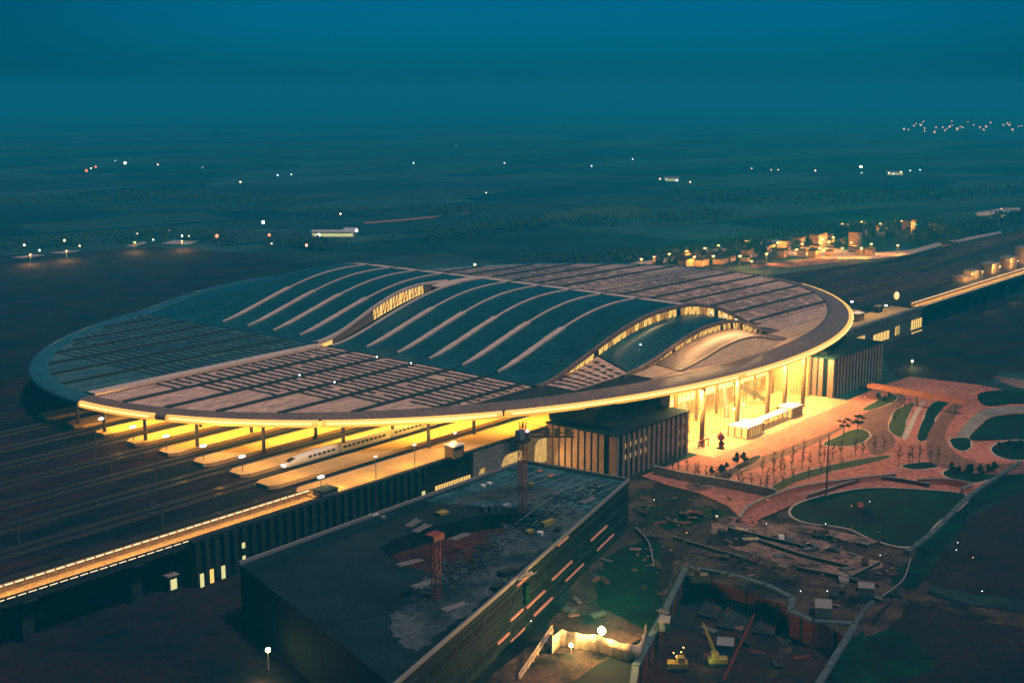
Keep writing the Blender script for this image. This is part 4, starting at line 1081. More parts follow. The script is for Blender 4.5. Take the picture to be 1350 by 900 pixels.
# clutter on the roof
crnd = random.Random(11)
def crate(p, s, m, label, rz):
    t = thing('material_crate', label, 'crate', p, 'building materials on the roof', rz)
    MB().box(-s[0] / 2, s[0] / 2, -s[1] / 2, s[1] / 2, .15, s[2]).build('box', M[m], t)
    mb = MB()
    for k in (-.4, 0, .4): mb.box(-s[0] / 2, s[0] / 2, k * s[1] - .08, k * s[1] + .08, 0, .148)
    mb.build('pallet', M['bark'], t)
cl = [((722, 693), (4.5, 1.4, 1.6), 'yellow', 'long yellow crate on the roof beside the right parapet'), ((698, 703), (2.4, 1.4, 1.0), 'yellow', 'small yellow crate on the roof left of the long yellow one'),
      ((712, 706), (1.6, 1.4, 1.2), 'white', 'white crate on the roof below the long yellow one'), ((583, 678), (3.6, 2.4, .9), 'yellow', 'yellow tarp bundle near the roof edge facing the platforms'),
      ((638, 674), (1.8, 1.6, 1.8), 'blue', 'leftmost of the row of blue crates on the roof'), ((647, 673), (1.8, 1.6, 1.8), 'blue', 'second of the row of blue crates on the roof'),
      ((656, 672), (1.8, 1.6, 1.8), 'blue', 'third of the row of blue crates on the roof'), ((668, 671), (2.6, 1.6, 1.5), 'white', 'pale crate at the right end of the row of crates on the roof'),
      ((637, 642), (1.6, 1.2, .8), 'white', 'left one of two small white boxes near the platform side of the roof'), ((645, 639), (1.6, 1.2, .8), 'white', 'right one of two small white boxes near the platform side of the roof'),
      ((493, 680), (2.6, 1.2, .7), 'white', 'flat pale stack at the roof edge facing the ribbed wall'), ((505, 684), (1.4, 1.2, .9), 'parapet', 'small pale box behind the roof edge facing the ribbed wall'),
      ((700, 640), (1.2, 1.2, 1.0), 'yellow', 'tiny tan box at the top of the roof beside the crane mast'), ((726, 628), (3.5, 1.5, .5), 'salmon', 'low salmon stack of planks near the top corner of the roof'),
      ((712, 622), (2.2, 1.3, .5), 'salmon', 'smaller salmon stack of planks near the top corner of the roof'), ((670, 757), (5, 2.5, 1.2), 'concd', 'long dark crate on the pale screed above the lower parapet'),
      ((655, 775), (4.2, 2.2, 1.0), 'concd', 'dark crate lowest on the pale screed'), ((735, 700), (2.4, 1.6, 1.0), 'concd', 'dark crate close to the right parapet below the yellow crate')]
for q, s, m, lb in cl:
    p = U(*q, ZB); crate((p.x, p.y, ZB + .04), s, m, lb, crnd.uniform(-.3, .3))
for i, q in enumerate([(545, 690), (556, 697), (540, 742), (560, 770), (606, 708), (775, 660), (690, 760), (600, 800)]):
    p = U(*q, ZB)
    t = thing('pipe_stack', f'{nth(i)} bundle of pale pipes on the unfinished roof, counted from the station side', 'pipes', (p.x, p.y, ZB + .05), 'pipe bundles on the roof', crnd.uniform(-.4, .4) + .2)
    mb = MB()
    for k in range(5): mb.tube([(-3.5 + crnd.uniform(-.6, .6), k * .5 - 1, .2), (3.5 + crnd.uniform(-.6, .6), k * .5 - 1 + crnd.uniform(-.2, .2), .2)], .13, 5)
    mb.build('pipe', M['parapet'], t)
mb = MB()
for k in range(700):
    u_, v_ = crnd.random(), crnd.random()
    q = U(540 + 250 * u_, 790 - 150 * u_ + crnd.gauss(0, 10), ZB)
    if (q - B_).dot(nf) > -1.5 or q.y > A_.y - 1.5: continue
    s = crnd.uniform(.1, .45); a = crnd.uniform(0, 3)
    mb.obox((q.x, q.y), a, s * crnd.uniform(1, 4), s, ZB + .035, ZB + .06 + s * .6)
stuff(mb.build('rubble', M['roofpale']), 'pale scattered building rubble on the screed of the foreground roof', 'rubble')
mb = MB()
for k in range(240):
    q = U(crnd.uniform(830, 1180), crnd.uniform(655, 765), 0)
    if q.x > U(1035, 660).x - 8 and q.y < -205 and (q - U(1150, 680)).length < 48: continue
    s = crnd.uniform(.1, .4); mb.obox((q.x, q.y), crnd.uniform(0, 3), s * crnd.uniform(1, 3), s, ZL[0], ZL[0] + .1 + s * .6)
stuff(mb.build('rubble', M['paledirt']), 'pale building debris strewn over the construction yard below the plaza', 'rubble')

# tower cranes
def lattice(mb, base, h, w_, step=2.2, t=.16):
    for a in (-1, 1):
        for b in (-1, 1): mb.beam((a * w_, b * w_, base), (a * w_, b * w_, base + h), t)
    z = base; f = 1
    while z < base + h - step:
        for a in (-1, 1):
            mb.beam((a * w_, -w_ * f, z), (a * w_, w_ * f, z + step), t * .7); mb.beam((-w_ * f, a * w_, z), (w_ * f, a * w_, z + step), t * .7)
            mb.beam((a * w_, -w_, z), (a * w_, w_, z), t * .7); mb.beam((-w_, a * w_, z), (w_, a * w_, z), t * .7)
        z += step; f = -f
    return mb
p = U(689, 694, 11.5); H_ = top_of(p, 556) - 11.5
t = thing('tower_crane', 'tall red latticed tower crane rising from the foreground building to the eave', 'tower crane', (p.x, p.y, 11.5))
lattice(MB(), 0, H_ - 6, .9).build('mast', M['redsteel'], t)
MB().box(-1.6, 1.6, -1.6, 1.6, H_ - 6, H_ - 5).build('slewing_ring', M['dsteel'], t)
MB().box(-2.4, -.2, -1.0, .9, H_ - 4.9, H_ - 2.2).build('cab', M['blue'], t)
lattice(MB(), H_ - 5, 5, .7, 1.2).build('tower_head', M['dsteel'], t)
e1 = Vector((math.sin(R(-58)), math.cos(R(-58)), 0))
jd = Vector((RT.x, RT.y, 0)).normalized()
mb = MB(); z = H_ - 4.4
for s_ in (-.5, .5):
    off = Vector((-jd.y, jd.x, 0)) * s_; mb.beam(off + Vector((0, 0, z)), off + jd * 15 + Vector((0, 0, z)), .25)
for k in range(8):
    a = jd * (k * 15 / 8) + Vector((0, 0, z)); b = jd * ((k + 1) * 15 / 8) + Vector((0, 0, z + 1.1)); mb.beam(a, b, .15)
mb.beam(Vector((0, 0, z + 1.1)), jd * 15 + Vector((0, 0, z + 1.1)), .2)
mb.build('counter_jib', M['dsteel'], t)
mb = MB()
for k in (7, 10, 13): c = jd * k; mb.obox((c.x, c.y), math.atan2(jd.y, jd.x), .8, .8, z + .2, z + 2.2)
mb.build('counterweight', M['dsteel'], t)
mb = MB(); mb.beam((0, 0, H_), jd * 13 + Vector((0, 0, z + 1)), .12); mb.build('tie_rod', M['dsteel'], t)
MB().sphere((.6, -1.2, H_ - 2.6), .45, 8, 6).build('aircraft_lamp', mat('pink lamp', (1, 1, 1), None, emit=(1, .5, .8), strength=5, sample=False), t)
p = U(575, 788, ZB); H_ = top_of(p, 710) - ZB
t = thing('tower_crane', 'shorter dark red crane mast standing on the dark left half of the foreground roof', 'tower crane', (p.x, p.y, ZB + .02))
lattice(MB(), 0, H_, .8).build('mast', M['redsteel'], t)
MB().box(-2.2, 1.6, -1.5, 1.5, H_, H_ + 1.4).build('cab', M['redsteel'], t)
# small gantry on the roof
p = U(683, 692, ZB); H_ = 5
t = thing('roof_hoist', 'dark hoist with a horizontal arm standing on the roof by the crane mast', 'hoist', (p.x, p.y, ZB + .03))
MB().beam((0, 0, 0), (0, 0, H_), .4).build('post', M['dsteel'], t)
MB().beam((0, 0, H_), Vector((0, 0, H_)) - jd * 14, .45).build('arm', M['dsteel'], t)
MB().beam((0, 0, H_ - 2.5), Vector((0, 0, H_)) - jd * 4, .2).build('brace', M['dsteel'], t)
# tall pole in the garden and mobile crane booms
p = U(1089, 655, 0); H_ = top_of(p, 572)
t = thing('flag_pole', 'tall thin dark pole rising between the sunken lawn and the plaza', 'pole', (p.x, p.y, 0))
MB().tube([(0, 0, 0), (0, 0, H_)], [.35, .2], 8).build('shaft', M['dsteel'], t); MB().tube([(0, 0, 0), (0, 0, .8)], .8, 8).build('foot', M['conc'], t)
def boom_crane(base, tip, m, label, z=0.0, yaw=None):
    """crawler crane: tracks, body, boom"""
    p = U(*base, z); h = top_of(p, tip[1])
    q = U(*tip, plane=(p, Vector((FW.x, FW.y, 0)).normalized()))
    t = thing('crawler_crane', label, 'crawler crane', (p.x, p.y, z))
    d = q - p
    a = math.atan2(d.y, d.x)
    for s_ in (-1, 1):
        c = Vector((-math.sin(a), math.cos(a), 0)) * 1.5 * s_; MB().obox((c.x, c.y), a, 2.6, .45, 0.05, 1.0).build('track', M['dsteel'], t)
    MB().obox((0, 0), a, 2.4, 1.3, 1.004, 2.0).build('body', M[m], t)
    c = Vector((math.cos(a), math.sin(a), 0)) * .8; MB().obox((c.x, c.y), a, .9, 1.0, 2.004, 3.4).build('cab', M[m], t)
    mb = MB(); up = Vector((0, 0, 1.6)); n2 = 10
    side = d.cross(Vector(FW)).normalized() * .38
    mb.beam(up + side, d + side * .4, .16); mb.beam(up - side, d - side * .4, .16)
    for k in range(n2):
        f0, f1 = k / n2, (k + 1) / n2; s0 = side * (1 - .6 * f0); s1 = side * (1 - .6 * f1)
        mb.beam(up.lerp(d, f0) + s0, up.lerp(d, f1) - s1, .12); mb.beam(up.lerp(d, f0) - s0, up.lerp(d, f1) + s1, .12)
    mb.build('boom', M[m], t)
    MB().beam(d, Vector((d.x, d.y, max(1.0, d.z * .25))), .07).build('hoist_rope', M['dsteel'], t)
    return t
boom_crane((922, 765), (893, 694), 'dsteel', 'dark crawler crane with a tall leaning boom at the corner of the excavation')
boom_crane((946, 876), (927, 820), 'yellow', 'yellow green piling rig with a lit mast in the excavation', -7)
point('rig_light', tuple(U(930, 868, -4)), 500, (.9, .95, .3), .3)
boom_crane((893, 882), (903, 862), 'yellow', 'small lit excavator near the floodlit tarpaulin fence', 0)
for i, q in enumerate(((893, 868), (901, 856), (898, 862), (888, 863))):
    p = U(*q, 1.5); t = thing('site_lamp', f'{nth(i)} tiny warm site lamp around the small excavator', 'site lamp', (p.x, p.y, 0.0))
    MB().tube([(0, 0, 0), (0, 0, 2)], .06, 5).build('pole', M['dsteel'], t); MB().sphere((0, 0, 2.1), .2 if i else .4, 6, 4).build('lamp_head', M['lampo'], t)
# sheds on the site
for i, (q, s, m, lb) in enumerate([((1085, 808), (6, 4, 2.6), 'coping', 'blue grey shed on the pit side'), ((1006, 792), (8, 6, 1.5), 'coping', 'pale blue grey slab inside the excavation'), ((1112, 764), (5, 2.4, .6), 'white', 'flat white slab beside the dirt road'),
             ((956, 858), (5, 4, 2.6), 'blue', 'blue cabin behind the yellow piling rig'), ((876, 828), (4, 2.5, 2.5), 'coping', 'pale cabin left of the excavation'), ((1141, 790), (4, 4, 4), 'coping', 'small blue grey tower where the dirt roads meet')]):
    z = -7 if i in (1, 3) else ZL[0]
    p = U(*q, z); t = thing('site_cabin', lb, 'site cabin', (p.x, p.y, z), rz=.5)
    MB().box(-s[0] / 2, s[0] / 2, -s[1] / 2, s[1] / 2, 0, s[2]).build('body', M[m], t)
    MB().box(-s[0] / 2 - .2, s[0] / 2 + .2, -s[1] / 2 - .2, s[1] / 2 + .2, s[2] + .003, s[2] + .2).build('roof', M['parapet'], t)
    if s[2] > 2: MB().box(-.5, .5, -s[1] / 2 - .05, -s[1] / 2 - .004, .1, 2.0).build('door', M['dsteel'], t)
# floodlight and tarpaulin fence
p = U(793, 860, 0); H_ = top_of(p, 831)
t = thing('floodlight_mast', 'blazing golden floodlight on a mast above the tarpaulin fence', 'floodlight', (p.x, p.y, 0))
MB().tube([(0, 0, 0), (0, 0, H_)], [.2, .12], 8).build('pole', M['steel'], t)
MB().sphere((0, 0, H_), 1.0, 12, 8).build('lamp_head', M['flood'], t)
cdv = (CAM - p); cdv.z = 0; cdv.normalize()
point('floodlight_light', (p.x, p.y, H_ + 1.8), 60000, (1.0, .56, .15), .8)
p2 = U(753, 862, 0)
t = thing('floodlight_mast', 'low golden lamp glowing behind the left end of the tarpaulin fence', 'floodlight', (p2.x, p2.y, 0))
MB().tube([(0, 0, 0), (0, 0, 2.2)], .1, 6).build('pole', M['steel'], t); MB().sphere((0, 0, 2.4), .55, 8, 6).build('lamp_head', M['flood'], t)
point('floodlight_light', tuple(p2 + cdv * 1.5 + Vector((0, 0, 2.2))), 2600, (1.0, .62, .18), .5)
p4 = U(752, 872, 0)
t = thing('tarpaulin_fence', 'long hanging pale tarpaulin fence glowing under the floodlight', 'tarpaulin')
fp = gpts([(728, 862), (740, 852), (760, 856), (790, 860), (815, 868), (840, 872), (848, 858), (852, 842)])
fp = smoothpoly(fp, 8, False); vs = []
for i, (x, y) in enumerate(fp):
    ox = .16 * math.sin(i * 1.9); vs += [(x + ox, y + ox * .5, 0), (x - ox * .3, y, 4.4 + .18 * math.sin(i * .9)), (x - ox * .3 + .12, y + .12, 4.4 + .18 * math.sin(i * .9)), (x + ox + .12, y + ox * .5 + .12, 0)]
MB().add(vs, [(4 * i + a, 4 * i + 4 + a, 4 * i + 4 + (a + 1) % 4, 4 * i + (a + 1) % 4) for i in range(len(fp) - 1) for a in range(4)]).build('sheet', M['tarp'], t, True)
mb = MB()
for i in range(0, len(fp), 6): mb.tube([(fp[i][0], fp[i][1] + .3, 0), (fp[i][0], fp[i][1] + .3, 4.2)], .1, 5)
mb.build('post', M['steel'], t)
# gangway railing by the slanting wall
t = thing('scaffold_gangway', 'thin pale scaffold railing climbing beside the slanting facade', 'scaffold')
a, b = U(684, 888, 1.5), U(728, 824, 4); mb = MB()
mb.beam(a, b, .25); mb.beam(a + Vector((0, 0, -1.2)), b + Vector((0, 0, -1.2)), .8, .15)
for k in range(8): q = a.lerp(b, k / 7); mb.beam((q.x, q.y, 0), q, .18)
mb.build('frame', M['tarp'], t)
# lit yard low in the picture
p = U(352, 893, 0)
t = thing('floodlight_mast', 'floodlight above the bright yard at the bottom edge left', 'floodlight', (p.x + 3, p.y + 3, 0))
MB().tube([(0, 0, 0), (0, 0, 5)], .15, 6).build('pole', M['steel'], t); MB().sphere((0, 0, 5.2), .6, 8, 6).build('lamp_head', M['flood'], t)
point('floodlight_light', (p.x - 4, p.y - 2, 3), 3500, (1.0, .68, .25), .5)
p = U(225, 778, 0)
t = thing('lit_gatehouse', 'little gatehouse with a greenish lit window under the lit walkway', 'gatehouse', (p.x, p.y, 0))
MB().box(-1.6, 1.6, -1.6, 1.6, 0, 4.6).build('wall', M['concd'], t); MB().box(-1.0, 1.0, -1.72, -1.604, .8, 3.8).build('window', M['litwin2'], t); MB().box(-1.9, 1.9, -1.9, 1.9, 4.604, 4.9).build('roof', M['conc'], t)
p = U(1202, 484, 0)
t = thing('site_lamp', 'small yellow green lamp glowing on the dark waste ground right of the right annexe', 'site lamp', (p.x, p.y, 0))
MB().tube([(0, 0, 0), (0, 0, 3)], .12, 6).build('pole', M['steel'], t); MB().sphere((0, 0, 3.2), .6, 8, 6).build('lamp_head', M['lampo'], t)
point('site_light', (p.x - 1, p.y - 1.5, 3), 3500, (.95, .9, .25), .4)
# cars in the yard
def make_car(m, label, p, rz):
    t = thing('parked_car', label, 'car', p, 'cars parked in the yard', rz)
    b_ = [(-2.2, .35), (-2.25, .8), (-1.9, .95), (-1.2, 1.0), (-.7, 1.45), (.9, 1.45), (1.5, 1.02), (2.15, .9), (2.25, .5), (2.2, .35)]
    vs = [(x, -.88, z) for x, z in b_] + [(x, .88, z) for x, z in b_]; k = len(b_)
    MB().add(vs, [tuple(range(k)), tuple(range(k, 2 * k))[::-1]] + [(i, k + i, k + (i + 1) % k, (i + 1) % k) for i in range(k)]).build('body', M[m], t)
    mb = MB()
    for s_ in (-1, 1): mb.add([(-1.1, s_ * .885, 1.02), (-.65, s_ * .885, 1.38), (.85, s_ * .885, 1.38), (1.35, s_ * .885, 1.02)], [(0, 1, 2, 3)])
    mb.build('window', M['trainglass'], t)
    for a in (-1.35, 1.4):
        for s_ in (-.9, .9): MB().tube([(a, s_ - .1, .32), (a, s_ + .1, .32)], .32, 10).build('wheel', M['dsteel'], t)
for i, (q, m) in enumerate([((1041, 714), 'carpaint'), ((1072, 722), 'carpaint'), ((1098, 727), 'carpaint'), ((1030, 711), 'carlight'), ((1016, 650), 'carlight'), ((1138, 513), 'carpaint'), ((1134, 670), 'redsteel')]):
    p = U(*q, ZL[0])
    make_car(m, ['dark car parked leftmost of three in the pale yard', 'dark car parked in the middle of three in the pale yard', 'dark car parked rightmost of three in the pale yard', 'small pale car behind the dark cars in the pale yard',
                 'pale blue car at the end of the sapling wall', 'dark car parked at the foot of the right annexe', 'red car on the sunken lawn'][i], (p.x, p.y, ZL[0] + (.4 if i == 6 else .0)), .5 + .6 * (i % 3))

sr = random.Random(31)
def stack(p, z, kind, label, rz):
    t = thing('material_stack', label, 'material stack', (p.x, p.y, z), 'material stacks on the building site', rz)
    a, b, h = sr.uniform(1.0, 2.6), sr.uniform(.5, 1.2), sr.uniform(.3, 1.1)
    mb = MB(); k = 4
    for i in range(k): mb.box(-a + sr.uniform(-.2, .2), a + sr.uniform(-.2, .2), -b, b, h * i / k + .02, h * (i + 1) / k)
    mb.build('boards', M[kind], t)
    mb = MB(); mb.box(-a * .5, -a * .5 + .2, -b - .1, b + .1, 0, h + .06); mb.box(a * .5, a * .5 + .2, -b - .1, b + .1, 0, h + .06); mb.build('strap', M['dsteel'], t)
zones = [('in the pale yard below the sunken lawn', (950, 1150), (695, 750), 0, 22), ('on the dirt beside the slanting facade', (735, 890), (700, 830), 0, 18), ('on the ground near the striped annexe corner', (835, 960), (635, 700), 0, 14),
         ('on the floor of the excavation', (925, 1070), (805, 880), -7, 16), ('around the meeting dirt roads', (1090, 1190), (755, 800), 0, 12)]
for lab, xr_, yr_, zz, n_ in zones:
    for i, (a, b) in enumerate(sorted((sr.uniform(*xr_), sr.uniform(*yr_)) for _ in range(n_))):
        p = U(a, b, zz if zz else ZL[0])
        if zz and not (PIT[0][0] - 90 < p.x): continue
        stack(p, (zz if zz else ZL[0]) + .02, sr.choice(['concd', 'paledirt', 'dirt', 'steel', 'bark', 'coping', 'pitw', 'steel']), f'{nth(i)} board stack from the left {lab}', sr.uniform(0, 3))
for i, px in enumerate([[(888, 712), (940, 728), (985, 741)], [(1000, 716), (1060, 736), (1118, 750)], [(960, 700), (1010, 712), (1060, 724)], [(838, 700), (855, 720), (862, 752)], [(1130, 770), (1100, 762), (1050, 752)], [(1160, 745), (1120, 765)], [(1200, 742), (1190, 770), (1162, 792)]]):
    low_wall(f'{nth(i)} low dark site hoarding of the building site, counted from left to right', sorted(px), 1.3, .25, 'concd', 'site_hoarding', 'hoarding')
for i, px in enumerate([[(960, 800), (1000, 806), (985, 836), (945, 828)], [(1000, 812), (1030, 818), (1020, 840), (992, 836)], [(930, 790), (955, 795), (945, 820), (920, 812)]]):
    t = thing('foundation_slab', f'{nth(i)} grey foundation slab with starter bars on the excavation floor', 'foundation')
    q = [tuple(U(a, b, -7)[:2]) for a, b in px]; MB().prism(q, -6.99, -6.2).build('slab', M['concd'], t)
    mb = MB()
    for k in range(30):
        u_, v_ = sr.random(), sr.random(); c = Vector((*q[0], 0)).lerp(Vector((*q[1], 0)), u_).lerp(Vector((*q[3], 0)).lerp(Vector((*q[2], 0)), u_), v_); mb.box(c.x - .06, c.x + .06, c.y - .06, c.y + .06, -6.2, -4.9)
    mb.build('starter_bar', M['redsteel'], t)
for i, q in enumerate([(820, 655), (862, 668), (945, 690), (1012, 668), (1088, 700), (1146, 670), (1122, 676), (1160, 742), (700, 830), (905, 712), (1090, 790), (1262, 725), (1282, 745), (1294, 790), (1260, 735), (1140, 530), (1010, 700), (1055, 790)]):
    p = U(*q, 0); t = thing('site_lamp', f'{nth(i)} faint pale site lamp scattered over the right foreground', 'site lamp', (p.x, p.y, 0), 'faint lamps on the building site')
    MB().tube([(0, 0, 0), (0, 0, 2.4)], .06, 5).build('pole', M['dsteel'], t); MB().sphere((0, 0, 2.5), .13, 6, 4).build('lamp_head', M['lampw'] if i % 3 else M['lampo'], t)
# ---------------------------------------------------------------- trees
def sapling(h, seed):
    r_ = random.Random(seed); t = thing('bare_sapling', '', 'tree')
    mb = MB(); mb.tube([(0, 0, 0), (.05, .02, h * .5), (.0, .05, h)], [.11, .08, .03], 5)
    mb.build('trunk', M['bark'], t)
    mb = MB()
    for k in range(26):
        z = h * r_.uniform(.3, .92); a = r_.uniform(0, 6.28); L = h * r_.uniform(.12, .28) * (1.2 - z / h * .6)
        e = Vector((math.cos(a) * L * .6, math.sin(a) * L * .6, z + L)); mb.tube([(0, 0, z), e], [.05, .02], 4, False)
        for q in range(2):
            b2 = a + r_.uniform(-1, 1); mb.tube([Vector((0, 0, z)).lerp(e, .5), e + Vector((math.cos(b2), math.sin(b2), r_.uniform(-.2, .5))) * L * .35], [.03, .015], 3, False)
    mb.build('branches', M['bark'], t); return t
def leaf_crown(name, m, seed, blobs, n_, s=.3):
    r_ = random.Random(seed); mb = MB()
    for k in range(n_):
        c = blobs[r_.randrange(len(blobs))]
        while True:
            v = Vector((r_.uniform(-1, 1), r_.uniform(-1, 1), r_.uniform(-1, 1)))
            if v.length < 1: break
        v = v * (0.6 + .4 * r_.random())
        p = Vector((c[0] + v.x * c[3], c[1] + v.y * c[3], c[2] + v.z * c[4]))
        a = Vector((r_.gauss(0, 1), r_.gauss(0, 1), r_.gauss(0, 1))).normalized(); b = a.orthogonal().normalized(); q = s * r_.uniform(.6, 1.4)
        mb.add([p - a * q, p + b * q * .6, p + a * q, p - b * q * .6], [(0, 1, 2, 3)])
    return mb
def pine(seed, h):
    r_ = random.Random(seed); t = thing('pine_tree', '', 'tree')
    mb = MB(); mb.tube([(0, 0, 0), (.3, .1, h * .4), (.1, .2, h * .75), (.2, .1, h * .95)], [.22, .18, .12, .05], 6)
    bl = []
    for k in range(9):
        a = r_.uniform(0, 6.28); z = h * r_.uniform(.5, .95); d = h * r_.uniform(.08, .28)
        c = (math.cos(a) * d, math.sin(a) * d, z, h * r_.uniform(.1, .17), h * .06); bl.append(c); mb.tube([(.15, .1, z - h * .08), c[:3]], [.07, .03], 4)
    mb.build('trunk', M['bark'], t); leaf_crown('c', 'leaf', seed, bl, 520, .3).build('crown', M['leaf'], t); return t
def shrub(seed, h, m='leaf', name='evergreen_shrub'):
    r_ = random.Random(seed); t = thing(name, '', 'shrub' if 'shrub' in name else 'tree')
    MB().tube([(0, 0, 0), (0, 0, h * .6)], [.14, .06], 5).build('trunk', M['bark'], t)
    bl = [(r_.uniform(-.2, .2) * h, r_.uniform(-.2, .2) * h, h * (.3 + .12 * k), h * (.34 - .045 * k), h * .17) for k in range(5)]
    leaf_crown('c', m, seed, bl, 460, .13 * h / 2).build('crown', M[m], t); return t
saps = [sapling(7.0, s) for s in (1, 2, 3)]; pines = [pine(s, 8) for s in (4, 5)]; shrubs = [shrub(s, 4.0) for s in (6, 7)]
fart = [shrub(s, 9.0, m, 'broad_tree') for s, m in ((8, 'leaf2'), (9, 'leaf'), (10, 'leaf2'))]
used = set()
def plant(lst, i, p, label, group, sc_=1.0, z=0.0):
    s = lst[i % len(lst)]
    if s.name not in used:
        used.add(s.name); s.location = (p[0], p[1], z); s.rotation_euler = (0, 0, i); s.scale = (sc_,) * 3; s['label'] = label; s['group'] = group; return s
    return dup(s, (p[0], p[1], z), i * 1.3, label, sc_, group)
tr_ = random.Random(5)
def row(px, n_, lst, lab, group, s0=.85, s1=1.15, jit=.8, z=0.0):
    pts = gpts(px); P = [Vector((*q, 0)) for q in pts]; seg = [(P[i + 1] - P[i]).length for i in range(len(P) - 1)]; T_ = sum(seg)
    for k in range(n_):
        d = T_ * (k + .5) / n_; i = 0
        while d > seg[i] and i < len(seg) - 1: d -= seg[i]; i += 1
        q = P[i].lerp(P[i + 1], d / seg[i]); plant(lst, k + len(used), (q.x + tr_.uniform(-jit, jit), q.y + tr_.uniform(-jit, jit)), lab.format(nth(k)), group, tr_.uniform(s0, s1), z)
row([(868, 620), (900, 629), (960, 640), (1015, 652)], 16, saps, '{} bare sapling from the left along the grey wall by the striped annexe', 'saplings along the grey wall', .8, 1.1)
row([(1010, 640), (1045, 622), (1100, 607), (1170, 598)], 15, saps, '{} bare sapling from the left in the long hedge strip between plaza and road', 'saplings in the hedge strip')
row([(1012, 650), (1060, 634), (1120, 618)], 7, saps, '{} bare sapling from the left on the near side of the hedge strip', 'saplings on the near side of the hedge strip', .7, .9)
row([(1182, 614), (1210, 612), (1240, 612)], 6, saps, '{} bare sapling from the left on the small oval bed', 'saplings on the oval bed', .9, 1.3)
row([(1175, 560), (1190, 545), (1205, 535)], 4, saps, '{} bare sapling from the left on the leaf shaped bed by the ramps', 'saplings by the ramps', .6, .8)
row([(1000, 630), (1040, 612), (1085, 598)], 6, saps, '{} bare sapling from the left in front of the hall on the open plaza', 'saplings on the open plaza', .8, 1.1)
for i, q in enumerate([(1112, 576), (1131, 572)]): p = U(*q, 0); plant(pines, i, p, f'{("left", "right")[i]} one of the two flat topped pines on the kidney shaped bed', 'pines on the kidney shaped bed', 1.0, .3)
for i, q in enumerate([(939, 627), (949, 626), (956, 622), (972, 612), (981, 610)]): p = U(*q, 0); plant(shrubs, i, p, f'{nth(i)} dark evergreen from the left on the long bed near the striped annexe', 'evergreens near the annexe', tr_.uniform(.8, 1.25), .2)
for i, q in enumerate([(1256, 624), (1262, 626), (1274, 626), (1281, 627), (1293, 628), (1302, 624), (1310, 623)]): p = U(*q, 0); plant(shrubs, i, p, f'{nth(i)} dark evergreen from the left on the round bed at the plaza end', 'evergreens on the round bed', tr_.uniform(.8, 1.2), .3)
for i, q in enumerate([(1318, 596), (1328, 592), (1338, 596), (1346, 594), (1158, 528), (1172, 526), (1166, 531)]): p = U(*q, 0); plant(shrubs, i, p, (f'{nth(i)} dark evergreen from the left on the bed at the right edge' if i < 4 else f'{nth(i - 4)} dark evergreen from the left on the bed below the right annexe'), 'evergreens at the right edge', tr_.uniform(.8, 1.1), .3)
# rough scrub: ground cover
mb = MB()
for k in range(9000):
    u_ = crnd.random()
    zone = crnd.choice([((835, 960), (668, 700)), ((850, 900), (700, 800)), ((940, 1160), (712, 765)), ((1195, 1350), (405, 500)), ((1160, 1250), (680, 760))])
    q = U(crnd.uniform(*zone[0]), crnd.uniform(*zone[1]), 0); s = crnd.uniform(.08, .28)
    a = crnd.uniform(0, 6.28); dx, dy = math.cos(a) * s, math.sin(a) * s
    mb.add([(q.x - dx, q.y - dy, 0.1), (q.x + dx, q.y + dy, 0.1), (q.x + dy * .4, q.y + dx * .4, .15 + s * .8)], [(0, 1, 2)])
stuff(mb.build('scrub', M['leaf']), 'low dark scrub and weeds growing over the waste ground', 'scrub')

# ---------------------------------------------------------------- the lit district beyond the station
patch('street', [(820, 349), (880, 340), (940, 329), (1010, 317), (1070, 308), (1072, 311), (1012, 321), (945, 334), (885, 345), (825, 353)], 'kerb', smooth=False)
patch('street', [(1020, 330), (1080, 326), (1150, 334), (1200, 330), (1230, 322), (1320, 305), (1320, 308), (1235, 326), (1200, 336), (1150, 342), (1100, 342), (1040, 338)], 'kerb', smooth=False)
patch('street', [(1000, 350), (1080, 340), (1120, 345), (1040, 354)], 'paledirt', smooth=False)
patch('street', [(1285, 281), (1320, 275), (1345, 274), (1345, 279), (1320, 281), (1290, 286)], 'kerb', smooth=False)
patch('street', [(15, 340), (45, 336), (60, 337), (30, 341)], 'kerb', smooth=False); patch('street', [(65, 334), (90, 331), (108, 331), (85, 335)], 'kerb', smooth=False)
patch('street', [(165, 325), (190, 319), (194, 321), (175, 326)], 'kerb', smooth=False); patch('street', [(212, 322), (230, 317), (262, 318), (250, 323)], 'kerb', smooth=False)
def house(q, sx, sy, h, rz, label, lit=True):
    sx *= .75; sy *= .7; h *= .8
    p = U(*q, 0); t = thing('low_building', label, 'building', (p.x, p.y, 0), 'low buildings in the lit district', rz)
    MB().box(-sx / 2, sx / 2, -sy / 2, sy / 2, 0, h).build('wall', M['farbld'], t)
    MB().box(-sx / 2 - .4, sx / 2 + .4, -sy / 2 - .4, sy / 2 + .4, h + .003, h + .8).build('roof', M['concd'], t)
    for k in range(int(sx / 5)):
        for z in range(int(h / 3.6)):
            if tr_.random() < .4: x = -sx / 2 + 2.5 + 5 * k; MB().box(x - 1, x + 1, -sy / 2 - .06, -sy / 2 - .004, 1 + 3.6 * z, 2.6 + 3.6 * z).build('window', M['litwin'], t)
bl = [(905, 352, 24, 10, 8), (925, 350, 18, 10, 6), (950, 347, 22, 10, 5), (985, 340, 18, 9, 9), (1010, 333, 30, 12, 8), (1035, 330, 22, 12, 11), (1052, 329, 16, 12, 14), (1078, 327, 30, 12, 16), (1090, 322, 20, 10, 12),
      (1127, 326, 16, 12, 17), (1198, 305, 24, 12, 14), (1175, 312, 20, 10, 7), (1000, 352, 24, 9, 4), (1250, 330, 20, 12, 8)]
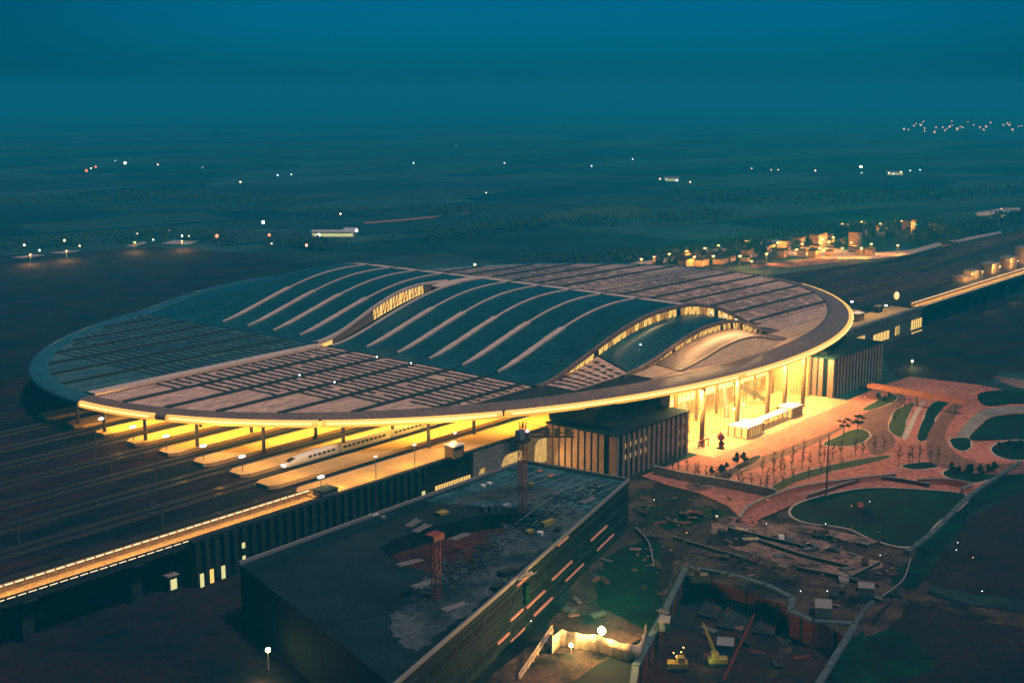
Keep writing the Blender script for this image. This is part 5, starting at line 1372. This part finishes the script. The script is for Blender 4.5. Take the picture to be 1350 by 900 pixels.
for k in range(34):
    a = tr_.choice([(905, 1010, 348, 338), (985, 1130, 342, 322), (1010, 1240, 318, 296), (1040, 1150, 336, 332)]); u_ = tr_.random()
    bl.append((a[0] + (a[1] - a[0]) * u_, a[2] + (a[3] - a[2]) * u_ + tr_.uniform(-4, 5), tr_.uniform(7, 18), tr_.uniform(6, 10), tr_.uniform(3, 8)))
bl.sort()
for i, (a, b, sx, sy, h) in enumerate(bl): house((a, b), sx, sy, h, .15, f'{nth(i)} low block from the left in the orange lit district beyond the station')
bl = bl
ld = [(882, 342), (905, 338), (929, 334), (947, 330), (983, 324), (1072, 318), (1084, 322), (1098, 319), (1092, 325), (1057, 328), (1122, 326), (1148, 328), (990, 352), (1183, 330), (1025, 326), (975, 345), (862, 346), (845, 349), (1110, 300), (1135, 297), (1160, 300), (1188, 296), (1205, 300), (1050, 336), (1080, 334), (1110, 334), (1135, 334), (1060, 318), (915, 346), (940, 345), (1232, 308), (1010, 342)]
ld.sort()
for i, q in enumerate(ld):
    p = U(q[0], q[1] + 6, 0); lamp_mast((p.x, p.y, 0), 8, M['lampo'], f'{nth(i)} orange street lamp from the left in the district beyond the station', False, 'street_lamp', 'street lamps in the lit district', r=.9)
    point('street_light', (p.x - 3, p.y - 3, 7.2), 24000, (1.0, .35, .05), 1)
tp = []
for i in range(58):
    a = tr_.choice([(860, 1000, 352, 330), (1000, 1130, 334, 316), (1060, 1240, 330, 300)]); u_ = tr_.random()
    tp.append((a[0] + (a[1] - a[0]) * u_, a[2] + (a[3] - a[2]) * u_ + tr_.uniform(-5, 7)))
for i, q in enumerate(sorted(tp)):
    p = U(*q, 0)
    plant(fart, i, p, f'{nth(i)} leafy tree from the left in the orange lit district beyond the station', 'trees in the lit district', tr_.uniform(.7, 1.3))
# lit block strip behind the east viaduct
for i, (a, b, h, w_) in enumerate([(1345, 372, 16, 14), (1318, 378, 10, 14), (1295, 386, 9, 16), (1272, 394, 7, 12), (1255, 398, 4, 12)]):
    x = 330 + i * 0; p = U(a, b, 0)
    t = thing('trackside_block', f'{nth(i)} orange lit block from the right behind the golden viaduct', 'building', (p.x + 12, -104, ZD))
    MB().box(-w_ / 2, w_ / 2, -4, 4, 0, h * .7).build('wall', M['farbld'], t); MB().box(-w_ / 2 - .3, w_ / 2 + .3, -4.3, 4.3, h * .7 + .003, h * .7 + .5).build('roof', M['conc'], t)
    p3 = (p.x + 4, -112, ZD + 5); point('trackside_light', p3, 14000, (1.0, .45, .1), .6)
    t = lamp_mast((p3[0], p3[1] - 1.5, ZD), 6, M['lampo'], f'{nth(i)} orange trackside lamp from the right behind the golden viaduct', False, 'trackside_lamp', 'trackside lamps', r=.5)
for i, x in enumerate((330, 372, 420)):
    t = thing('underpass_wall', f'{nth(i)} orange lit wall panel from the left below the golden viaduct', 'wall panel', (x, -118.6, 0))
    MB().box(-12, 12, -.8, -.45, 0.3, 10.5).build('panel', M['fin'], t); MB().box(-12.4, 12.4, -.9, -.446, 0, .296).build('base', M['conc'], t)
    area('underpass_light', (x, -134, 3), 14, 4, 900, (1.0, .45, .1), (R(-75), 0, 0))

fr_ = random.Random(21)
def belt(px, wd_, n_, h, label):
    P = [Vector((*q, 0)) for q in gpts(px)]; mb = MB()
    for k in range(n_):
        t_ = fr_.random() * (len(P) - 1); i = int(t_); q = P[i].lerp(P[i + 1], t_ - i); s = h * fr_.uniform(.12, .3)
        if noise.noise((q.x * .02, q.y * .02, 1)) < -.12: continue
        c = Vector((q.x + fr_.gauss(0, wd_), q.y + fr_.gauss(0, wd_), h * fr_.random() ** .7)); a = Vector((fr_.gauss(0, 1), fr_.gauss(0, 1), fr_.gauss(0, 1))).normalized(); b = a.orthogonal().normalized()
        mb.add([c - a * s, c + b * s, c + a * s, c - b * s], [(0, 1, 2, 3)])
    stuff(mb.build('tree_belt', M['leaf']), label, 'tree belt')
belt([(-40, 334), (100, 322), (210, 314), (330, 320), (440, 330)], 9, 2600, 9, 'dark tree belt along the lit road at far left')
belt([(300, 300), (420, 286), (560, 283), (700, 290)], 12, 2200, 9, 'faint tree belt across the plain left of centre')
belt([(560, 318), (680, 300), (800, 296), (960, 286)], 12, 2600, 9, 'faint tree belt across the plain behind the station crest')
belt([(900, 262), (1050, 270), (1200, 262), (1380, 255)], 20, 2600, 10, 'faint tree belt low across the plain at right')
belt([(0, 272), (180, 262), (380, 268)], 20, 2000, 10, 'faint tree belt across the plain at left')
belt([(880, 342), (960, 328), (1050, 314), (1130, 305), (1250, 296)], 8, 3000, 8, 'dark tree belt behind the orange lit district')
belt([(1225, 318), (1300, 300), (1380, 288)], 12, 2400, 10, 'dark wood at the right edge beyond the rail yard')
belt([(700, 352), (780, 345), (850, 340)], 9, 1500, 7, 'dark scrub belt just beyond the roof crest')
# ---------------------------------------------------------------- far lights on the plain
far = dict(
    warm=[(120, 222), (208, 217), (267, 221), (317, 240), (32, 323), (85, 317), (105, 324), (181, 308), (224, 304), (249, 311), (404, 324), (358, 321), (449, 282), (626, 349), (1075, 175 + 50), (991, 222), (1017, 224), (1026, 224), (910, 240), (870, 236), (1188, 227), (1172, 228), (665, 215)],
    red=[(114, 225), (126, 220), (286, 311), (355, 310), (404, 323)],
    cool=[(545, 215), (601, 192), (641, 254), (665, 215), (834, 210), (780, 219), (1083, 175), (1107, 175), (878, 236), (892, 238), (1178, 229), (1200, 225), (1213, 224), (52, 330), (384, 230), (366, 231), (202, 316), (240, 311), (152, 212), (1136, 228)],
    bright=[(165, 215), (347, 293), (420, 310), (470, 304), (1135, 220)])
def far_lamp(q, m, r, label, group, h=7):
    p = U(q[0], q[1], h)
    t = thing('distant_lamp', label, 'lamp', (p.x, p.y, 0), group)
    MB().tube([(0, 0, 0), (0, 0, h)], .15, 4).build('pole', M['dsteel'], t)
    MB().sphere((0, 0, h), r, 6, 4).build('lamp_head', M[m], t)
for kind, m, r in (('warm', 'farlamp', .9), ('red', 'lampr', 1.6), ('cool', 'farwhite', .9), ('bright', 'farlampb', 1.7)):
    for i, q in enumerate(sorted(far[kind])):
        far_lamp(q, m, r * tr_.uniform(.6, 1.15) * (1 if q[1] > 260 else 1.35), f'{nth(i)} {dict(warm="warm", red="dim red", cool="cool white", bright="very bright")[kind]} lamp from the left on the misty plain', 'lamps on the misty plain')
cl = [(1192, 170), (1198, 171), (1205, 166), (1208, 163), (1214, 165), (1219, 169), (1219, 173), (1217, 161), (1232, 174), (1234, 168), (1243, 168), (1246, 172), (1248, 170), (1252, 167), (1255, 165), (1262, 170), (1266, 167), (1269, 168), (1276, 161), (1284, 165), (1292, 168), (1297, 171), (1300, 167), (1306, 162), (1323, 165), (1328, 163), (1332, 161), (1331, 165), (1335, 171), (1343, 167), (1347, 166), (1255, 160), (1218, 160)]
for i, q in enumerate(sorted(cl)): far_lamp(q, 'townlamp', tr_.uniform(2.0, 4.4), f'{nth(i)} tiny light from the left in the far town on the misty horizon', 'lights of the far town', 10)
for i, (q, sx) in enumerate([((440, 312), 40), ((462, 309), 12), ((1178, 231), 26), ((885, 239), 22)]):
    p = U(*q, 0); t = thing('distant_shed', ['long white lit shed on the plain left of centre', 'small lit shed beside the long white one', 'far pale shed below the bright lamps at right', 'far pale shed right of centre on the plain'][i], 'shed', (p.x, p.y, 0), rz=R(-50))
    MB().box(-sx / 2, sx / 2, -8, 8, 0, 5).build('wall', M['farbld'], t); MB().box(-sx / 2 - .5, sx / 2 + .5, -8.5, 8.5, 5.003, 5.6).build('roof', M['white'], t)
    MB().box(-sx / 2 + 1, sx / 2 - 1, -8.3, -8.004, 1, 4).build('window', M['litwin2'], t)
for i, q in enumerate([(40, 338), (88, 333), (178, 322), (240, 320), (1320, 277)]):
    p = U(*q, 6); point('road_light', tuple(p), 30000, (1, .45, .12), 1.5)
    t = lamp_mast((p.x, p.y, 0), 7.5, M['lampo'], f'{nth(i)} lamp above the lit stretches of the distant road', False, 'road_lamp', 'lamps of the distant road', r=.6)

# ---------------------------------------------------------------- haze
hz = MB().box(-8300, 8300, -8300, 8300, -8.0, 158.0)
hm = bpy.data.materials.new('haze air'); hm.use_nodes = True
n, l = hm.node_tree.nodes, hm.node_tree.links
n.remove(n['Principled BSDF'])
pv = n.new('ShaderNodeVolumePrincipled'); pv.inputs['Density'].default_value = 4.2e-4; pv.inputs['Color'].default_value = (0.010, 0.63, 1.0, 1); pv.inputs['Anisotropy'].default_value = 0.0
l.new(pv.outputs[0], n['Material Output'].inputs['Volume'])
HAZE = hz.build('haze', hm); HAZE['kind'] = 'stuff'; tag(HAZE, 'thin blue evening haze lying over the whole plain', 'haze')
